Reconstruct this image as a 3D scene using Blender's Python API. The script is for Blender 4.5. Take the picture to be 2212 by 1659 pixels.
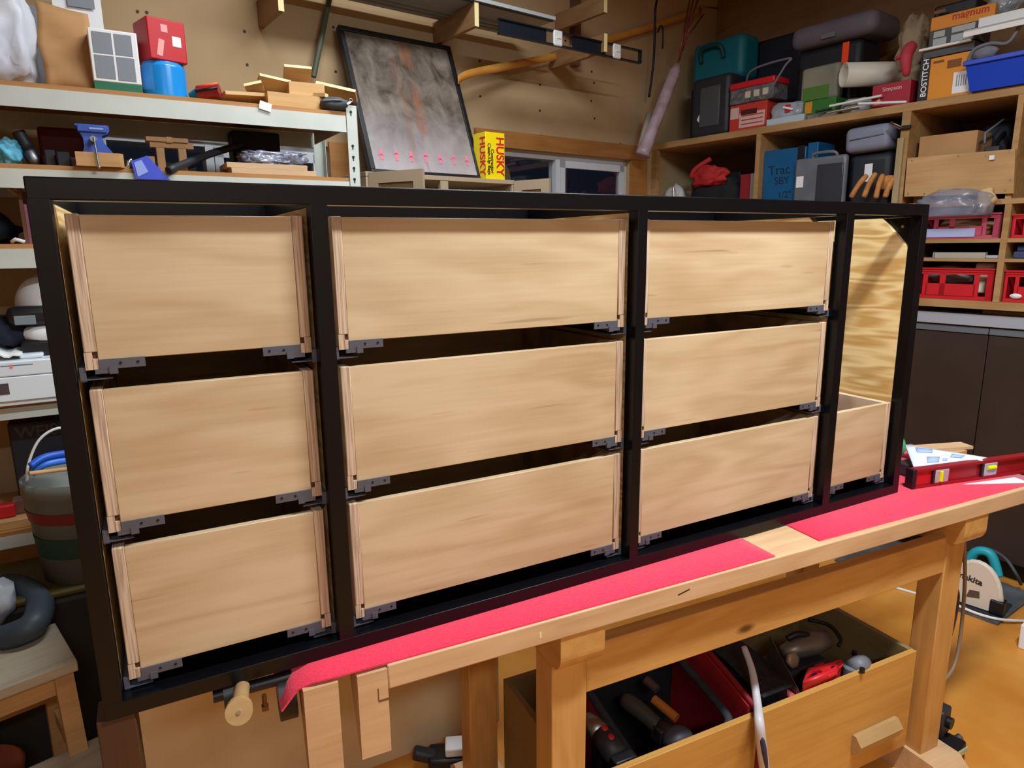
import bpy, bmesh, math, random
from mathutils import Vector, Matrix, noise
sc = bpy.context.scene
for o in list(bpy.data.objects): bpy.data.objects.remove(o)
R = math.radians
COL = sc.collection

# ---------------- camera ----------------
FPX = 1450.2
CYAW, CPIT, CROL = .4894, .2039, -.0107
CAMP = Vector((.1229, -1.0335, 1.5508))
CROT = Matrix.Rotation(-CYAW, 3, 'Z') @ Matrix.Rotation(math.pi/2-CPIT, 3, 'X') @ Matrix.Rotation(CROL, 3, 'Z')
cam = bpy.data.cameras.new('camera'); camo = bpy.data.objects.new('camera', cam); COL.objects.link(camo)
cam.sensor_width = 36; cam.sensor_fit = 'HORIZONTAL'; cam.lens = FPX/2212*36
cam.clip_start = .02
camo.matrix_world = Matrix.Translation(CAMP) @ CROT.to_4x4()
sc.camera = camo

# ---------------- world / exposure ----------------
w = bpy.data.worlds.new('night'); sc.world = w; w.use_nodes = True
bg = w.node_tree.nodes['Background']; bg.inputs[0].default_value = (.004, .006, .011, 1); bg.inputs[1].default_value = 1
sc.view_settings.view_transform = 'Standard'; sc.view_settings.look = 'None'
sc.view_settings.exposure = 0.0; sc.view_settings.gamma = 1; sc.view_settings.use_curve_mapping = False

# ---------------- ceiling lamp and two added fill lamps (their fixtures are built below) ----------------
LAMPS = [ # x, y, z, sx, sy, watts, colour, rotz (first: over the bench front; second: fill added behind the camera; third: fill added over the back of the bench)
    (1.38, -.80, 2.95, 1.0, .14, 86, (.90, .97, 1.0), .10),
    (-.10, -2.30, 2.60, 1.0, .20, 34, (.95, .97, 1.0), .10),
    (1.05, .95, 3.10, 1.2, .30, 36, (.92, .97, 1.0), .10),
]
for i, (x, y, z, sx, sy, p, c, rz) in enumerate(LAMPS):
    l = bpy.data.lights.new('lamp_light', 'AREA'); l.shape = 'RECTANGLE'; l.size = sx; l.size_y = sy; l.energy = p; l.color = c
    lo = bpy.data.objects.new('lamp_light', l); COL.objects.link(lo); lo.location = (x, y, z); lo.rotation_euler = (0, 0, rz)

# ---------------- frames: local axes standing on the floor ----------------
def ray(x, y): return CROT @ Vector(((x-1106)/FPX, -(y-829.5)/FPX, -1.))
class Fr:
    def __init__(s, ox, oy, a):
        s.O = Vector((ox, oy, 0)); s.a = a
        s.X = Vector((math.cos(a), math.sin(a), 0)); s.Y = Vector((-math.sin(a), math.cos(a), 0))
    def loc(s, P): d = P-s.O; return Vector((d.dot(s.X), d.dot(s.Y), P.z))
    def wld(s, p): return s.O+s.X*p[0]+s.Y*p[1]+Vector((0, 0, p[2]))
    def y(s, px, py, v): d = ray(px, py); return s.loc(CAMP+d*((v-(CAMP-s.O).dot(s.Y))/d.dot(s.Y)))
    def x(s, px, py, v): d = ray(px, py); return s.loc(CAMP+d*((v-(CAMP-s.O).dot(s.X))/d.dot(s.X)))
    def z(s, px, py, v): d = ray(px, py); return s.loc(CAMP+d*((v-CAMP.z)/d.z))
CAB = Fr(0, 0, 0); BEN = Fr(0, -.045, -.048); ROOM = Fr(0, 0, .155); SHE = Fr(.842, 1.549, .055)

# ---------------- materials ----------------
def lin(h):
    if not isinstance(h, str): return (*h, 1)
    h = h.lstrip('#'); r = [int(h[i:i+2], 16)/255 for i in (0, 2, 4)]
    return (*[c/12.92 if c <= .04045 else ((c+.055)/1.055)**2.4 for c in r], 1)
MATS = {}
def _new(name):
    m = bpy.data.materials.new(name); m.use_nodes = True; MATS[name] = m
    return m, m.node_tree.nodes, m.node_tree.links, m.node_tree.nodes['Principled BSDF']
def _coord(N, L, sx, sy, sz, rnd=True):
    tc = N.new('ShaderNodeTexCoord'); mp = N.new('ShaderNodeMapping'); mp.inputs['Scale'].default_value = (sx, sy, sz)
    if rnd:
        oi = N.new('ShaderNodeObjectInfo'); ml = N.new('ShaderNodeMath'); ml.operation = 'MULTIPLY'; ml.inputs[1].default_value = 37.
        L.new(oi.outputs['Random'], ml.inputs[0])
        va = N.new('ShaderNodeVectorMath'); va.operation = 'ADD'; L.new(tc.outputs['Object'], va.inputs[0]); L.new(ml.outputs[0], va.inputs[1])
        L.new(va.outputs[0], mp.inputs['Vector'])
    else: L.new(tc.outputs['Object'], mp.inputs['Vector'])
    return mp
def mat(name, c, rough=.55, metal=0., c2=None, ns=25., nd=3., bump=0., bs=None, trans=0., ior=1.45, spec=.5, emit=None, es=1., coat=0., sheen=0., alpha=1., sub=0.):
    if name in MATS: return MATS[name]
    m, N, L, P = _new(name)
    P.inputs['Base Color'].default_value = lin(c); P.inputs['Roughness'].default_value = rough; P.inputs['Metallic'].default_value = metal
    P.inputs['Transmission Weight'].default_value = trans; P.inputs['IOR'].default_value = ior; P.inputs['Specular IOR Level'].default_value = spec
    P.inputs['Coat Weight'].default_value = coat; P.inputs['Sheen Weight'].default_value = sheen; P.inputs['Alpha'].default_value = alpha
    if emit: P.inputs['Emission Color'].default_value = lin(emit); P.inputs['Emission Strength'].default_value = es
    if c2 or bump:
        mp = _coord(N, L, 1, 1, 1); n = N.new('ShaderNodeTexNoise'); n.inputs['Scale'].default_value = ns; n.inputs['Detail'].default_value = nd
        L.new(mp.outputs[0], n.inputs['Vector'])
        if c2:
            r = N.new('ShaderNodeValToRGB'); r.color_ramp.elements[0].color = lin(c); r.color_ramp.elements[1].color = lin(c2)
            r.color_ramp.elements[0].position = .35; r.color_ramp.elements[1].position = .68
            L.new(n.outputs[0], r.inputs[0]); L.new(r.outputs[0], P.inputs['Base Color'])
        if bump:
            b = N.new('ShaderNodeBump'); b.inputs['Strength'].default_value = bump; b.inputs['Distance'].default_value = .01
            if bs:
                n2 = N.new('ShaderNodeTexNoise'); n2.inputs['Scale'].default_value = bs; L.new(mp.outputs[0], n2.inputs['Vector']); L.new(n2.outputs[0], b.inputs['Height'])
            else: L.new(n.outputs[0], b.inputs['Height'])
            L.new(b.outputs[0], P.inputs['Normal'])
    return m
def wood(name, c, c2, axis='X', sc_=1., k=10., rough=.5, mix=.5, knots=None, fib=.5, coat=0., streak=None):
    """grain = contour lines of a noise stretched along the axis, plus fine fibres"""
    if name in MATS: return MATS[name]
    m, N, L, P = _new(name)
    s = {'X': (.8, 5, 5), 'Y': (5, .8, 5), 'Z': (5, 5, .8)}[axis]
    f = {'X': (6, 160, 160), 'Y': (160, 6, 160), 'Z': (160, 160, 6)}[axis]
    mp = _coord(N, L, *[a*sc_ for a in s]); n = N.new('ShaderNodeTexNoise'); n.inputs['Scale'].default_value = 1.6; n.inputs['Detail'].default_value = 2.5; n.inputs['Roughness'].default_value = .45
    L.new(mp.outputs[0], n.inputs['Vector'])
    a = N.new('ShaderNodeMath'); a.operation = 'MULTIPLY'; a.inputs[1].default_value = k*6.283; L.new(n.outputs[0], a.inputs[0])
    si = N.new('ShaderNodeMath'); si.operation = 'SINE'; L.new(a.outputs[0], si.inputs[0])
    mp2 = _coord(N, L, *f); n2 = N.new('ShaderNodeTexNoise'); n2.inputs['Scale'].default_value = 1.; n2.inputs['Detail'].default_value = 2; L.new(mp2.outputs[0], n2.inputs['Vector'])
    mp3 = _coord(N, L, 1.3, 1.3, 1.3); n3 = N.new('ShaderNodeTexNoise'); n3.inputs['Scale'].default_value = 2.5; L.new(mp3.outputs[0], n3.inputs['Vector'])
    m1 = N.new('ShaderNodeMath'); m1.operation = 'MULTIPLY_ADD'; m1.inputs[1].default_value = .22*mix; m1.inputs[2].default_value = 0; L.new(si.outputs[0], m1.inputs[0])
    m2 = N.new('ShaderNodeMath'); m2.operation = 'MULTIPLY_ADD'; m2.inputs[1].default_value = fib; L.new(n2.outputs[0], m2.inputs[0]); L.new(m1.outputs[0], m2.inputs[2])
    m3 = N.new('ShaderNodeMath'); m3.operation = 'MULTIPLY_ADD'; m3.inputs[1].default_value = .9; L.new(n3.outputs[0], m3.inputs[0]); L.new(m2.outputs[0], m3.inputs[2])
    r = N.new('ShaderNodeValToRGB'); r.color_ramp.elements[0].color = lin(c2); r.color_ramp.elements[1].color = lin(c)
    mid = .45+fib*.5; r.color_ramp.elements[0].position = max(0, mid-.32); r.color_ramp.elements[1].position = min(1., mid+.22)
    L.new(m3.outputs[0], r.inputs[0]); out = r.outputs[0]
    if knots:
        v = N.new('ShaderNodeTexVoronoi'); v.inputs['Scale'].default_value = 1.; mpk = _coord(N, L, *[{'X': (3, 7, 7), 'Y': (7, 3, 7), 'Z': (7, 7, 3)}[axis][i] for i in range(3)])
        L.new(mpk.outputs[0], v.inputs['Vector'])
        kr = N.new('ShaderNodeValToRGB'); kr.color_ramp.elements[0].position = .035; kr.color_ramp.elements[1].position = .10
        kr.color_ramp.elements[0].color = (1, 1, 1, 1); kr.color_ramp.elements[1].color = (0, 0, 0, 1); L.new(v.outputs['Distance'], kr.inputs[0])
        mx = N.new('ShaderNodeMix'); mx.data_type = 'RGBA'; mx.inputs[7].default_value = lin(knots); L.new(kr.outputs[0], mx.inputs[0]); L.new(out, mx.inputs[6]); out = mx.outputs[2]
    if streak:
        mps = _coord(N, L, *{'X': (5, 70, 70), 'Y': (70, 5, 70), 'Z': (70, 70, 5)}[axis]); ns_ = N.new('ShaderNodeTexNoise'); ns_.inputs['Scale'].default_value = 1.; ns_.inputs['Detail'].default_value = 1.; L.new(mps.outputs[0], ns_.inputs['Vector'])
        sr = N.new('ShaderNodeMapRange'); sr.inputs[1].default_value = .72; sr.inputs[2].default_value = .80; sr.inputs[4].default_value = .55; L.new(ns_.outputs[0], sr.inputs[0])
        mz = N.new('ShaderNodeMix'); mz.data_type = 'RGBA'; mz.inputs[7].default_value = lin(streak); L.new(sr.outputs[0], mz.inputs[0]); L.new(out, mz.inputs[6]); out = mz.outputs[2]
    L.new(out, P.inputs['Base Color']); P.inputs['Roughness'].default_value = rough; P.inputs['Coat Weight'].default_value = coat
    b = N.new('ShaderNodeBump'); b.inputs['Strength'].default_value = .06; b.inputs['Distance'].default_value = .002; L.new(n2.outputs[0], b.inputs['Height']); L.new(b.outputs[0], P.inputs['Normal'])
    return m
def plyedge(name, axis='X'):
    """stacked veneers across the given axis"""
    m, N, L, P = _new(name)
    mp = _coord(N, L, *{'X': (1, .03, .03), 'Y': (.03, 1, .03), 'Z': (.03, .03, 1)}[axis], rnd=False)
    n = N.new('ShaderNodeTexNoise'); n.inputs['Scale'].default_value = 420; n.inputs['Detail'].default_value = 1; L.new(mp.outputs[0], n.inputs['Vector'])
    r = N.new('ShaderNodeValToRGB'); r.color_ramp.elements[0].color = lin('#9a7a5c'); r.color_ramp.elements[1].color = lin('#d8bd9c'); r.color_ramp.elements[0].position = .38; r.color_ramp.elements[1].position = .6
    L.new(n.outputs[0], r.inputs[0]); L.new(r.outputs[0], P.inputs['Base Color']); P.inputs['Roughness'].default_value = .7
    return m

# ---------------- mesh builder ----------------
class MB:
    def __init__(s): s.v = []; s.f = []; s.sm = []
    def add(s, vs, fs, M=None, smooth=False):
        o = len(s.v)
        for p in vs:
            p = Vector(p); s.v.append(M @ p if M is not None else p)
        for f in fs: s.f.append([i+o for i in f]); s.sm.append(smooth)
        return s
    def box(s, x0, x1, y0, y1, z0, z1, M=None, b=0, seg=2):
        if x0 > x1: x0, x1 = x1, x0
        if y0 > y1: y0, y1 = y1, y0
        if z0 > z1: z0, z1 = z1, z0
        if b:
            b = min(b, .48*min(x1-x0, y1-y0, z1-z0))
            bm = bmesh.new(); bmesh.ops.create_cube(bm, size=1)
            for v in bm.verts: v.co = ((x0+x1)/2+v.co.x*(x1-x0), (y0+y1)/2+v.co.y*(y1-y0), (z0+z1)/2+v.co.z*(z1-z0))
            bmesh.ops.bevel(bm, geom=bm.edges[:], offset=b, segments=seg, profile=.5, affect='EDGES')
            return s.bm(bm, M, 'box')
        vs = [(x, y, z) for z in (z0, z1) for y in (y0, y1) for x in (x0, x1)]
        return s.add(vs, [(0, 2, 3, 1), (4, 5, 7, 6), (0, 1, 5, 4), (2, 6, 7, 3), (0, 4, 6, 2), (1, 3, 7, 5)], M)
    def bm(s, bm, M=None, smooth=False):
        bm.verts.index_update(); bm.normal_update(); s.add([v.co.copy() for v in bm.verts], [[v.index for v in f.verts] for f in bm.faces], M, bool(smooth))
        if smooth == 'box': s.sm[-len(bm.faces):] = [max(abs(c) for c in f.normal) < .999 for f in bm.faces]
        bm.free(); return s
    def cyl(s, p0, p1, r0, r1=None, n=14, M=None, caps=True):
        r1 = r0 if r1 is None else r1; p0 = Vector(p0); p1 = Vector(p1); d = (p1-p0).normalized()
        a = d.orthogonal().normalized(); b = d.cross(a); vs = []; fs = []
        for p, r in ((p0, r0), (p1, r1)):
            for i in range(n): t = 2*math.pi*i/n; vs.append(p+a*(r*math.cos(t))+b*(r*math.sin(t)))
        for i in range(n): j = (i+1) % n; fs.append((i, j, n+j, n+i))
        s.add(vs, fs, M, True)
        if caps: s.add(vs, [list(range(n))[::-1], list(range(n, 2*n))], M, False)
        return s
    def tube(s, pts, r, n=8, M=None, closed=False, radii=None):
        P = [Vector(p) for p in pts]; vs = []; fs = []; a = None; K = len(P)
        for i in range(K):
            d = (P[(i+1) % K]-P[i-1]) if closed else (P[min(i+1, K-1)]-P[max(i-1, 0)]); d.normalize()
            a = d.orthogonal().normalized() if a is None else (a-d*a.dot(d)).normalized(); b = d.cross(a); rr = radii[i] if radii else r
            for k in range(n): t = 2*math.pi*k/n; vs.append(P[i]+a*(rr*math.cos(t))+b*(rr*math.sin(t)))
        for i in range(K if closed else K-1):
            i2 = (i+1) % K
            for k in range(n): j = (k+1) % n; fs.append((i*n+k, i*n+j, i2*n+j, i2*n+k))
        if not closed: fs += [list(range(n))[::-1], list(range((K-1)*n, K*n))]
        return s.add(vs, fs, M, True)
    def lathe(s, prof, o=(0, 0, 0), n=20, M=None, caps=True):
        vs = []; fs = []; o = Vector(o)
        for r, z in prof:
            for k in range(n): t = 2*math.pi*k/n; vs.append(o+Vector((r*math.cos(t), r*math.sin(t), z)))
        for i in range(len(prof)-1):
            for k in range(n): j = (k+1) % n; fs.append((i*n+k, i*n+j, (i+1)*n+j, (i+1)*n+k))
        if caps: fs += [list(range(n))[::-1], list(range((len(prof)-1)*n, len(prof)*n))]
        return s.add(vs, fs, M, True)
    def prism(s, poly, axis, a0, a1, M=None):
        """polygon in the two other axes (in xyz order), extruded along axis"""
        def P(u, v, a): return {'x': (a, u, v), 'y': (u, a, v), 'z': (u, v, a)}[axis]
        n = len(poly); vs = [P(u, v, a0) for u, v in poly]+[P(u, v, a1) for u, v in poly]
        fs = [[i, (i+1) % n, n+(i+1) % n, n+i] for i in range(n)]+[list(range(n))[::-1], list(range(n, 2*n))]
        return s.add(vs, fs, M)
    def blob(s, c, r, amp=.12, seed=0, sub=3, e=1., fr=2.2, M=None, flat=None):
        bm = bmesh.new(); bmesh.ops.create_icosphere(bm, subdivisions=sub, radius=1); c = Vector(c)
        for v in bm.verts:
            p = v.co.normalized()
            if e != 1.: p = Vector([math.copysign(abs(q)**e, q) for q in p])
            k = 1+amp*2*(noise.noise(v.co*fr+Vector((seed*7.3, seed*3.1, seed*1.7)))) + amp*(noise.noise(v.co*fr*2.6+Vector((seed*2.3, 9, seed))))
            q = Vector((p.x*r[0]*k, p.y*r[1]*k, p.z*r[2]*k))
            if flat is not None: q.z = max(q.z, -r[2]*flat)
            v.co = c+q
        return s.bm(bm, M, True)
    def sheet(s, nu, nv, fn, th=.001, M=None):
        """thin double-sided surface, fn(u,v)->xyz"""
        P = [[Vector(fn(i/nu, j/nv)) for j in range(nv+1)] for i in range(nu+1)]; vs = []; fs = []
        def nm(i, j):
            a = P[min(i+1, nu)][j]-P[max(i-1, 0)][j]; b = P[i][min(j+1, nv)]-P[i][max(j-1, 0)]; c = a.cross(b)
            return c.normalized() if c.length else Vector((0, 0, 1))
        for sgn in (0, 1):
            for i in range(nu+1):
                for j in range(nv+1): vs.append(P[i][j]-nm(i, j)*th*sgn)
        W = nv+1; T = (nu+1)*W
        for i in range(nu):
            for j in range(nv):
                q = (i*W+j, (i+1)*W+j, (i+1)*W+j+1, i*W+j+1); fs += [q, tuple(T+k for k in q[::-1])]
        s.add(vs, fs, M, True); e = []
        rim = [i*W for i in range(nu+1)]+[nu*W+j for j in range(1, nv+1)]+[i*W+nv for i in range(nu-1, -1, -1)]+[j for j in range(nv-1, 0, -1)]
        for k in range(len(rim)): a, b = rim[k], rim[(k+1) % len(rim)]; e.append((b, a, T+a, T+b))
        o = len(s.v)-len(vs)
        for f in e: s.f.append([i+o for i in f]); s.sm.append(False)
        return s
    def mesh(s, name, off=None):
        me = bpy.data.meshes.new(name)
        me.from_pydata([tuple(p-off) if off is not None else tuple(p) for p in s.v], [], s.f)
        me.polygons.foreach_set('use_smooth', s.sm); me.update()
        bm = bmesh.new(); bm.from_mesh(me); bmesh.ops.recalc_face_normals(bm, faces=bm.faces); bm.to_mesh(me); bm.free()
        return me

# ---------------- things, parts ----------------
def _tag(o, label=None, cat=None, group=None, kind=None):
    if label: o['label'] = label
    if cat: o['category'] = cat
    if group: o['group'] = group
    if kind: o['kind'] = kind
    return o
def thing(name, label, cat, fr=CAB, loc=(0, 0, 0), rz=0, group=None, kind=None):
    o = bpy.data.objects.new(name, None); COL.objects.link(o); o.empty_display_size = .05
    o.location = fr.wld(loc); o.rotation_euler = (0, 0, fr.a+rz); OFF[o.name] = Vector(loc)
    return _tag(o, label, cat, group, kind)
OFF = {}
def part(mb, name, m, parent, label=None, local=False, kind=None, root=None):
    """mesh child; coordinates are the frame's own unless local"""
    r = root or parent
    while r.parent: r = r.parent
    me = mb.mesh(name, None if local else OFF.get(r.name, Vector()))
    me.materials.append(m); o = bpy.data.objects.new(name, me); COL.objects.link(o); o.parent = parent
    return _tag(o, label, None, None, kind)
def solo(mb, name, m, label, cat, fr=CAB, loc=(0, 0, 0), rz=0, group=None, kind=None, local=False):
    me = mb.mesh(name, None if local else Vector(loc)); me.materials.append(m)
    o = bpy.data.objects.new(name, me); COL.objects.link(o); o.location = fr.wld(loc); o.rotation_euler = (0, 0, fr.a+rz); OFF[o.name] = Vector(loc)
    return _tag(o, label, cat, group, kind)
def text(body, size, m, parent, o, xd, yd, name='lettering', bold=0., label=None, sx=1., th=.0006):
    """flat lettering: o lower-left corner in frame coordinates, xd/yd reading axes"""
    cu = bpy.data.curves.new(name, 'FONT'); cu.body = body; cu.size = size; cu.extrude = th; cu.offset = bold
    tmp = bpy.data.objects.new('tmp', cu); COL.objects.link(tmp); dg = bpy.context.evaluated_depsgraph_get()
    me = bpy.data.meshes.new_from_object(tmp.evaluated_get(dg)); bpy.data.objects.remove(tmp); bpy.data.curves.remove(cu)
    xd = Vector(xd).normalized(); yd = Vector(yd).normalized(); n = xd.cross(yd); r = parent
    while r.parent: r = r.parent
    oo = Vector(o)-OFF.get(r.name, Vector())
    me.transform(Matrix(((xd.x*sx, yd.x, n.x, oo.x), (xd.y*sx, yd.y, n.y, oo.y), (xd.z*sx, yd.z, n.z, oo.z), (0, 0, 0, 1))))
    me.materials.clear(); me.materials.append(m); ob = bpy.data.objects.new(name, me); COL.objects.link(ob); ob.parent = parent
    return _tag(ob, label)
def Rt(c, ax, ang): c = Vector(c); return Matrix.Translation(c) @ Matrix.Rotation(ang, 4, ax) @ Matrix.Translation(-c)
def bez(P, n=10):
    """smooth curve through points"""
    P = [Vector(p) for p in P]; o = []
    for i in range(len(P)-1):
        a = P[max(i-1, 0)]; b = P[i]; c = P[i+1]; d = P[min(i+2, len(P)-1)]
        for k in range(n):
            t = k/n; o.append(.5*((2*b)+(c-a)*t+(2*a-5*b+4*c-d)*t*t+(3*b-a-3*c+d)*t**3))
    return o+[P[-1]]
# ---------------- palette ----------------
birch = wood('birch_plywood', '#c8b08e', '#ae926c', 'X', 1.2, 6, .48, .55, fib=.3, streak='#7a5632')
birchY = wood('birch_plywood_side', '#dcbf96', '#c4a37a', 'Y', 1.2, 5, .5, .4, fib=.4)
fir = wood('fir_plywood', '#ecd198', '#c49a5a', 'Y', 1.6, 9, .5, 1.1, fib=.35)
plyX = plyedge('plywood_edge_across_x', 'X'); plyZ = plyedge('plywood_edge_across_z', 'Z'); plyY = plyedge('plywood_edge_across_y', 'Y')
black = mat('satin_black_paint', '#07080c', .3, spec=.35)
blackin = mat('dark_brown_board', '#1a0f08', .6)
hard = mat('dark_grey_steel', '#5a5b66', .45, .3)
plastic_black = mat('black_plastic', '#111216', .45)
rubber = mat('dark_rubber', '#1b1d22', .7)
chrome = mat('bright_metal', '#d5d8dc', .22, 1.)
steel = mat('dull_steel', '#9a9da1', .4, 1.)
beech = wood('beech_bench_top', '#d0ac84', '#b9936a', 'X', 1.4, 6, .5, .4, fib=.5)
pine = wood('varnished_pine', '#c89858', '#ae7d40', 'X', 1.3, 6, .45, .5, fib=.35, knots='#5b3517', coat=.15)
pineZ = wood('varnished_pine_upright', '#c89858', '#ae7d40', 'Z', 1.3, 6, .45, .5, fib=.35, knots='#5b3517', coat=.15)
pineY = wood('varnished_pine_crosswise', '#c89858', '#ae7d40', 'Y', 1.3, 6, .45, .5, fib=.35, coat=.15)
felt = mat('red_felt', '#dd2a4a', .95, c2='#e43a58', ns=300, bump=.25, sheen=.3)
wallm = mat('bare_wallboard', '#b39a76', .85, c2='#a98f6b', ns=3, bump=.05, bs=60)
wallr = wood('plywood_wall', '#8c6b48', '#7a5a3a', 'Y', .6, 5, .8, .5)
trimm = wood('oak_window_trim', '#a8743c', '#8f5e2c', 'X', 1., 6, .55, .5)
shelfwood = wood('shelf_plywood', '#b08a5c', '#94703f', 'Y', 1., 6, .65, .5)
boardwood = wood('particle_shelf_board', '#b8854f', '#a5743f', 'X', 2., 5, .7, .3)
white = mat('white_plastic', '#dfe3e6', .45)
ivory = mat('ivory_paint', '#c9cfc8', .5, c2='#bfc6c0', ns=8)
greyp = mat('grey_plastic', '#6d6f79', .5)
dgreyp = mat('charcoal_plastic', '#2b2d34', .5)
card = mat('brown_cardboard', '#b48a5c', .8, c2='#a57c50', ns=6)
redp = mat('red_plastic', '#c8202a', .42)
redc = mat('red_carton', '#b8161f', .45)
orange_box = mat('orange_carton', '#d98a1e', .55)
paper = mat('white_paper', '#e6e8ea', .7)
glassm = mat('window_glass', '#ffffff', .02, trans=1., ior=1.45)
clearp = mat('clear_plastic', '#dfe4ee', .12, trans=.75, ior=1.3, alpha=.55)
blue = mat('blue_plastic', '#0f3fc0', .4)
skyblue = mat('light_blue_gloss', '#1f8fe0', .22, coat=.4)
navy = mat('navy_cloth', '#14192b', .9)
teal = mat('teal_plastic', '#0f6f80', .5)
yellow = mat('yellow_print', '#f0d400', .5)
leather = mat('tan_leather', '#c08446', .7, c2='#a86f36', ns=30, bump=.3)

# ================= the room =================
VB, UR, VF, UL, ZC = 2.02, 4.0, -3.2, -3.2, 3.35
def struct(name, mb, m, fr=ROOM):
    o = solo(mb, name, m, None, None, fr); o['kind'] = 'structure'; return o
orange_floor = mat('orange_painted_floor', '#cb8330', .5, c2='#d99843', ns=5, nd=8, bump=.08, bs=35)
struct('floor', MB().box(UL, UR+.1, VF, VB+.1, -.06, 0), orange_floor)
struct('ceiling', MB().box(UL, UR+.1, VF, VB+.1, ZC, ZC+.06), mat('ceiling_board', '#b7a58a', .9))
struct('wall_left', MB().box(UL-.06, UL, VF, VB+.1, 0, ZC), wallm)
struct('wall_front', MB().box(UL, UR, VF-.06, VF, 0, ZC), wallm)
wr = struct('wall_right', MB().box(UR, UR+.08, VF, VB+.1, 0, ZC), wallr)
# back wall with two window holes
w1 = (2.17, 3.20, 1.30, 2.065)   # u0,u1,z0,z1
a = ROOM.y(215, 330, VB); b_ = ROOM.y(712, 380, VB)
w2 = (a.x, b_.x, 1.30, ROOM.y(500, 300, VB).z)
mb = MB(); y0, y1 = VB, VB+.1
xs = [UL, w2[0], w2[1], w1[0], w1[1], UR+.1]
mb.box(xs[0], xs[1], y0, y1, 0, ZC); mb.box(xs[2], xs[3], y0, y1, 0, ZC); mb.box(xs[4], xs[5], y0, y1, 0, ZC)
for q in (w1, w2): mb.box(q[0], q[1], y0, y1, 0, q[2]); mb.box(q[0], q[1], y0, y1, q[3], ZC)
wb = struct('wall_back', mb, wallm)
nail = mat('dark_nail_head', '#2a2018', .6)
for px, py in [(528, 68), (534, 140), (297, 25), (317, 27), (720, 59), (725, 155), (1036, 132), (1037, 208), (1166, 183), (1166, 239), (1278, 155), (1283, 179), (1277, 218), (1284, 256), (1303, 310), (1340, 311), (1168, 293), (1221, 88)]:
    p = ROOM.y(px, py, VB); part(MB().cyl((p.x, VB+.002, p.z), (p.x, VB-.002, p.z), .006, n=8), 'nail_head', nail, wb)
white_frame = mat('white_window_vinyl', '#c6ccd4', .4)
def window(name, q, split, trims):
    u0, u1, z0, z1 = q
    f = struct(name, MB().box(u0, u1, VB+.03, VB+.09, z1-.035, z1).box(u0, u1, VB+.03, VB+.09, z0, z0+.035).box(u0, u0+.03, VB+.03, VB+.09, z0, z1).box(u1-.03, u1, VB+.03, VB+.09, z0, z1), white_frame)
    part(MB().box(split-.02, split+.012, VB+.02, VB+.085, z0+.03, z1-.03), 'mullion', white_frame, f)
    s0, s1 = split+.014, u1-.032
    part(MB().box(s0, s1, VB+.015, VB+.045, z1-.075, z1-.036).box(s0, s1, VB+.015, VB+.045, z0+.036, z0+.07).box(s0, s0+.035, VB+.015, VB+.045, z0+.036, z1-.036).box(s1-.035, s1, VB+.015, VB+.045, z0+.036, z1-.036), 'sash', white_frame, f)
    part(MB().box(s0+.03, s1-.03, VB+.027, VB+.031, z0+.05, z1-.06), 'pane', glassm, f)
    part(MB().box(u0+.02, split-.015, VB+.052, VB+.056, z0+.03, z1-.03), 'pane', glassm, f)
    part(MB().box(s1-.03, s1-.012, VB+.005, VB+.015, (z0+z1)/2+.1, (z0+z1)/2+.18), 'latch', white_frame, f)
window('window_1', w1, 2.63, None)
window('window_2', w2, (w2[0]+w2[1])/2-.05, None)
struct('trim_1', MB().box(2.03, 3.345, VB-.018, VB, 2.065, 2.15), trimm)
struct('trim_2', MB().box(3.20, 3.345, VB-.018, VB, 1.2, 2.063), trimm)
struct('trim_3', MB().box(w2[1], w2[1]+.10, VB-.018, VB, 1.2, w2[3]+.02), trimm)
# fixtures of the ceiling lamp and the two added fill lamps (above the picture)
for i, (x, y, z, sx, sy, p, c, rz) in enumerate(LAMPS):
    t = thing('unseen_lamp', ['slim white ceiling lamp above the right half of the workbench', 'slim white fill lamp added behind the camera on the left of the room', 'slim white fill lamp added above the back of the workbench'][i], 'lamp', CAB, (x, y, z+.02), rz, 'ceiling lamps')
    part(MB().box(-sx/2-.03, sx/2+.03, -sy/2-.03, sy/2+.03, 0, .06, b=.01), 'housing', white, t, local=True)
    for hx in (-sx/3, sx/3): part(MB().cyl((hx, 0, .06), (hx, 0, ZC-z-.02), .006), 'hanger', steel, t, local=True)

# ================= black framed drawer cabinet =================
S = .76; BZ = .880
W, D, HT = 1.861, .45, .76
z0, z1 = BZ, BZ+HT; rt, rb_ = .028, .025
stl = [(0, .0245), (.3415, .367), (.947, .9695), (1.5498, 1.576), (1.8358, W)]
cabt = thing('drawer_cabinet', 'long black framed cabinet with pale plywood drawers standing on the workbench', 'cabinet', CAB, (0, 0, BZ))
bev = .0010
part(MB().box(0, W, 0, .03, z1-rt, z1, b=.0018, seg=2), 'top_rail', black, cabt)
part(MB().box(0, W, 0, .03, z0, z0+rb_, b=bev), 'bottom_rail', black, cabt)
for a, b_ in stl: part(MB().box(a, b_, .0002, .03, z0+rb_-.002, z1-rt+.002, b=.0008), 'stile', black, cabt)
part(MB().box(0, W, D-.03, D, z1-.035, z1), 'rear_top_rail', black, cabt)
part(MB().box(0, W, D-.03, D, z0, z0+.03), 'rear_bottom_rail', black, cabt)
for i, (a, b_) in enumerate(stl):
    part(MB().box(a, b_, .03, D-.03, z1-.03, z1), 'top_cross_rail', black, cabt)
    part(MB().box(a, b_, .03, D-.03, z0, z0+.025), 'bottom_cross_rail', black, cabt)
part(MB().box(.004, W-.004, D-.012, D-.004, z0+.03, z1-.035), 'back_panel', blackin, cabt)
part(MB().box(.004, W-.004, .03, D-.03, z0+.002, z0+.008), 'floor_panel', black, cabt)
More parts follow.
